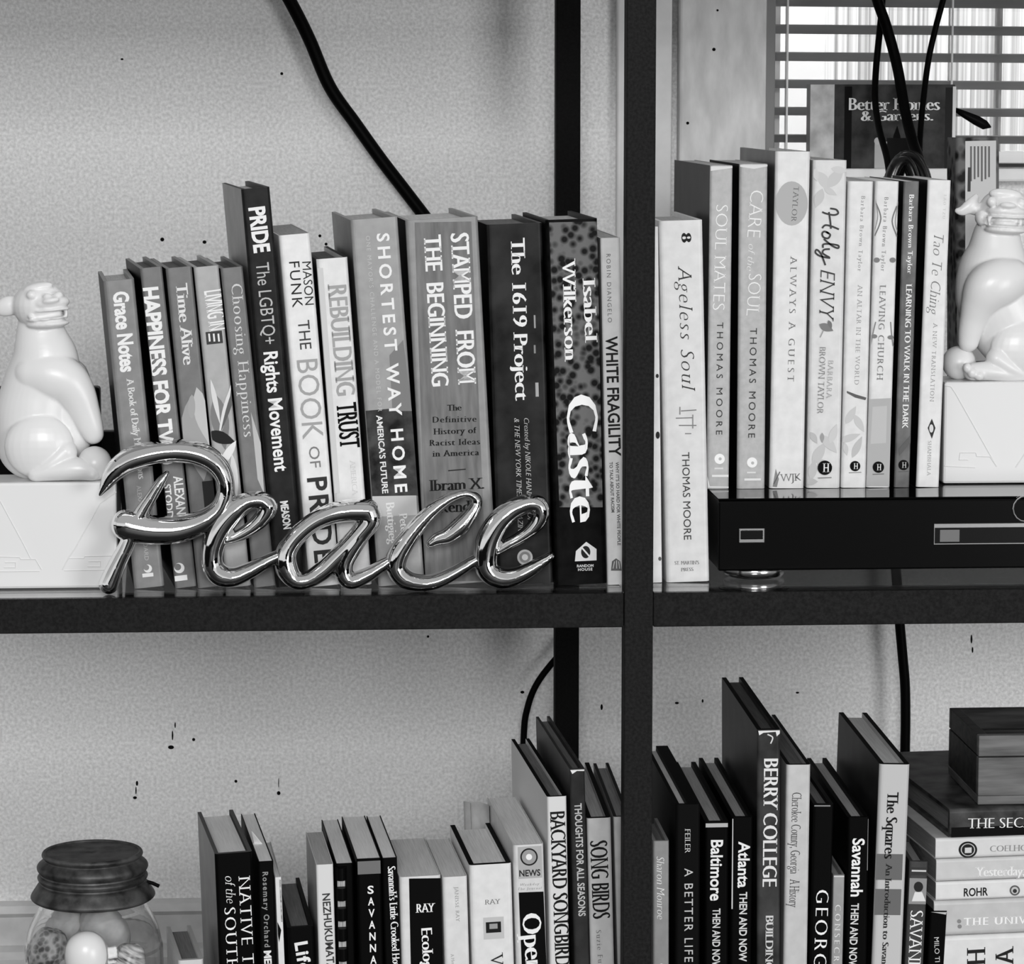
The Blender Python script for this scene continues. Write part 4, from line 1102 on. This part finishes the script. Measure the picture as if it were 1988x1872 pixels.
ls.append(letter([B_ + ([(1290, 430, 128), (1050, 430, 128), (800, 480, 118), (560, 600, 108), (340, 800, 108), (235, 980, 120), (240, 1170, 130), (350, 1320, 104), (520, 1320, 96), (700, 1210, 108), (880, 1040, 108), (1050, 870, 108), (1220, 690, 118), (1320, 550, 125), (1290, 430, 128)],),
                  B_ + ([(1230, 690, 110), (1080, 900, 118), (985, 1100, 108), (985, 1260, 108), (1080, 1335, 96), (1230, 1285, 86), (1400, 1190, 74), (1560, 1085, 60), (1640, 1040, 60)],)]))
ls.append(letter([C_ + ([(545, 735, 42), (620, 690, 64), (740, 650, 82), (870, 550, 92), (980, 420, 74), (1045, 310, 58), (1035, 225, 52), (940, 182, 40), (780, 225, 50), (600, 345, 66), (420, 520, 82), (280, 700, 96), (180, 870, 105), (168, 1010, 100), (260, 1120, 98), (420, 1165, 80), (600, 1150, 74), (800, 1060, 64), (1000, 940, 54), (1090, 890, 50)],)]))
ls.append(letter([C_ + ([(1290, 810, 40), (1400, 740, 50), (1540, 660, 56), (1680, 550, 72), (1755, 420, 86), (1730, 310, 92), (1620, 292, 92), (1450, 360, 102), (1300, 490, 115), (1190, 680, 125), (1150, 860, 120), (1160, 1000, 115), (1240, 1085, 106), (1370, 1115, 100), (1530, 1075, 80), (1700, 985, 64), (1865, 872, 36)],)]))
zm = min((l.matrix_local @ v.co).z for l in ls for v in l.data.vertices)
ps.location.z = -zm + .0002

# ------------------------------------------------------------------ glass jar of shells
JY = .10
jx = at(180, 1700, JY).x
ztop = at(175, 1668, JY).z
jar = empty('glass_jar', (jx, JY, LOWZ))
tag(jar, 'glass jar with dark ribbed metal lid, full of seashells, lower left', 'jar', None)
s = (2 + JY) / FPX
h = lambda y: at(180, y, JY).z - LOWZ
m_jar = glass_mat('jar_glass', .96, 0.0, 1.45)
Ro = 137 * s
po = [(.0, .0015), (Ro * .8, .0015), (Ro * .97, .006), (Ro, .016), (Ro, h(1880)), (Ro * .97, h(1825)), (Ro * .9, h(1790)), (Ro * .77, h(1760)), (103 * s, h(1748)), (100 * s, h(1742)), (100 * s, h(1690))]
th = .0022
pi_ = [(max(0, r - th), z) for r, z in po][::-1]
pi_ = pi_[:-2] + [(Ro * .8, .005), (0, .005)]
def fine(p, n=5):
    return [tuple(q) for q in catmull([tuple(x) for x in p], n)]
prof_o = po[:2] + fine(po[2:8], 5) + po[8:]
prof_i = [(max(.0001, r - th), z + (.0 if i > 2 else .003)) for i, (r, z) in enumerate(prof_o)]
prof_i[0] = (.0001, .005); prof_i[1] = (Ro * .78, .005)
k = MB(); k.lathe([(.0001, .0015)] + prof_o[1:] + prof_i[::-1], m_jar, seg=96)
k.build('jar_body', jar, smooth=True)
m_zinc = mat(.24, .5, 'noise', .12, 90, metal=.3, bump=.25)
lidp = [(115 * s, h(1744)), (121 * s, h(1740)), (121.5 * s, h(1735)), (113 * s, h(1722)), (108 * s, h(1715)), (100.5 * s, h(1711)), (105 * s, h(1707)), (108.5 * s, h(1701)), (106 * s, h(1697)), (100 * s, h(1694)), (105 * s, h(1690)), (109 * s, h(1683)), (107 * s, h(1676)), (98 * s, h(1669)), (94 * s, h(1665)), (98.5 * s, h(1660)), (99 * s, h(1656)), (96 * s, h(1652)), (91 * s, h(1653.5)), (84 * s, h(1656)), (.0001, h(1656))]
k = MB(); k.lathe(fine(lidp, 4) + [(.0001, h(1660)), (90 * s, h(1660)), (102 * s, h(1690)), (102 * s, h(1742)), (117 * s, h(1742))], m_zinc, seg=96)
lo_ = k.build('lid', jar, smooth=True); lo_['label'] = 'dark ribbed zinc lid'
k = MB()
a_ = at(285, 1712, JY) - Vector((jx, JY, LOWZ)); b_ = at(309, 1721, JY) - Vector((jx, JY, LOWZ))
k.tube([tuple(a_), tuple((a_ + b_) / 2 + Vector((0, 0, .0004))), tuple(b_)], .0013, mat(.05, .5), 8); k.build('lid_tab', lo_)
def shell(name, label, px, py, Y, r, rot, m, g, ribs=0, twist=0.0):
    c = at(px, py, Y)
    k = MB()
    V = []; F = []; seg = 40; ring = 24
    for i in range(ring + 1):
        ph = math.pi * i / ring
        for q in range(seg):
            an = 2 * math.pi * q / seg
            rr = 1 + (.05 * math.cos(ribs * an) * math.sin(ph) if ribs else 0) + (.08 * math.sin(5 * ph + an) * twist)
            V.append((r[0] * math.sin(ph) * math.cos(an) * rr, r[1] * math.sin(ph) * math.sin(an) * rr, r[2] * math.cos(ph) * rr * (1 - .18 * math.cos(ph))))
    for i in range(ring):
        for q in range(seg):
            q2 = (q + 1) % seg
            F.append((i * seg + q, (i + 1) * seg + q, (i + 1) * seg + q2, i * seg + q2))
    k.add(V, F, m)
    o = k.build(name, None, smooth=True)
    o.location = c; o.rotation_euler = (0, math.radians(rot), math.radians(10))
    tag(o, label, 'seashell', 'seashells in the glass jar')
m_s1 = mat(.9, .3); m_s2 = mat(.72, .6, 'voronoi', .3, 260, g2=.85); m_s3 = mat(.35, .35, 'noise', .3, 60, mapscale=(1, 1, 6), g2=.9); m_s4 = mat(.93, .4, 'noise', .07, 80)
shell('seashell', 'smooth white oval shell at the front centre of the jar', 169, 1858, .06, (43 * s, .012, 62 * s), -3, m_s1, '')
shell('seashell', 'rough netted shell at the left inside the jar', 95, 1840, .09, (36 * s, .014, 46 * s), 30, m_s2, '', 10, .5)
shell('seashell', 'dark striped shell at the lower right inside the jar', 247, 1872, .065, (34 * s, .012, 52 * s), 28, m_s3, '', 0, .6)
shell('seashell', 'large pale ribbed shell behind the white oval one', 208, 1800, .11, (58 * s, .016, 44 * s), 55, m_s4, '', 16, .2)
shell('seashell', 'pale shell leaning high at the left under the jar shoulder', 128, 1792, .115, (34 * s, .014, 46 * s), 40, m_s4, '', 14, .3)
shell('seashell', 'big pale shell filling the hidden middle of the jar', 178, 1960, .10, (85 * s, .024, 60 * s), 80, m_s4, '', 12, .3)
shell('seashell', 'big pale shell lying on the bottom of the jar', 178, 2130, .10, (85 * s, .024, 80 * s), 80, m_s4, '', 12, .3)
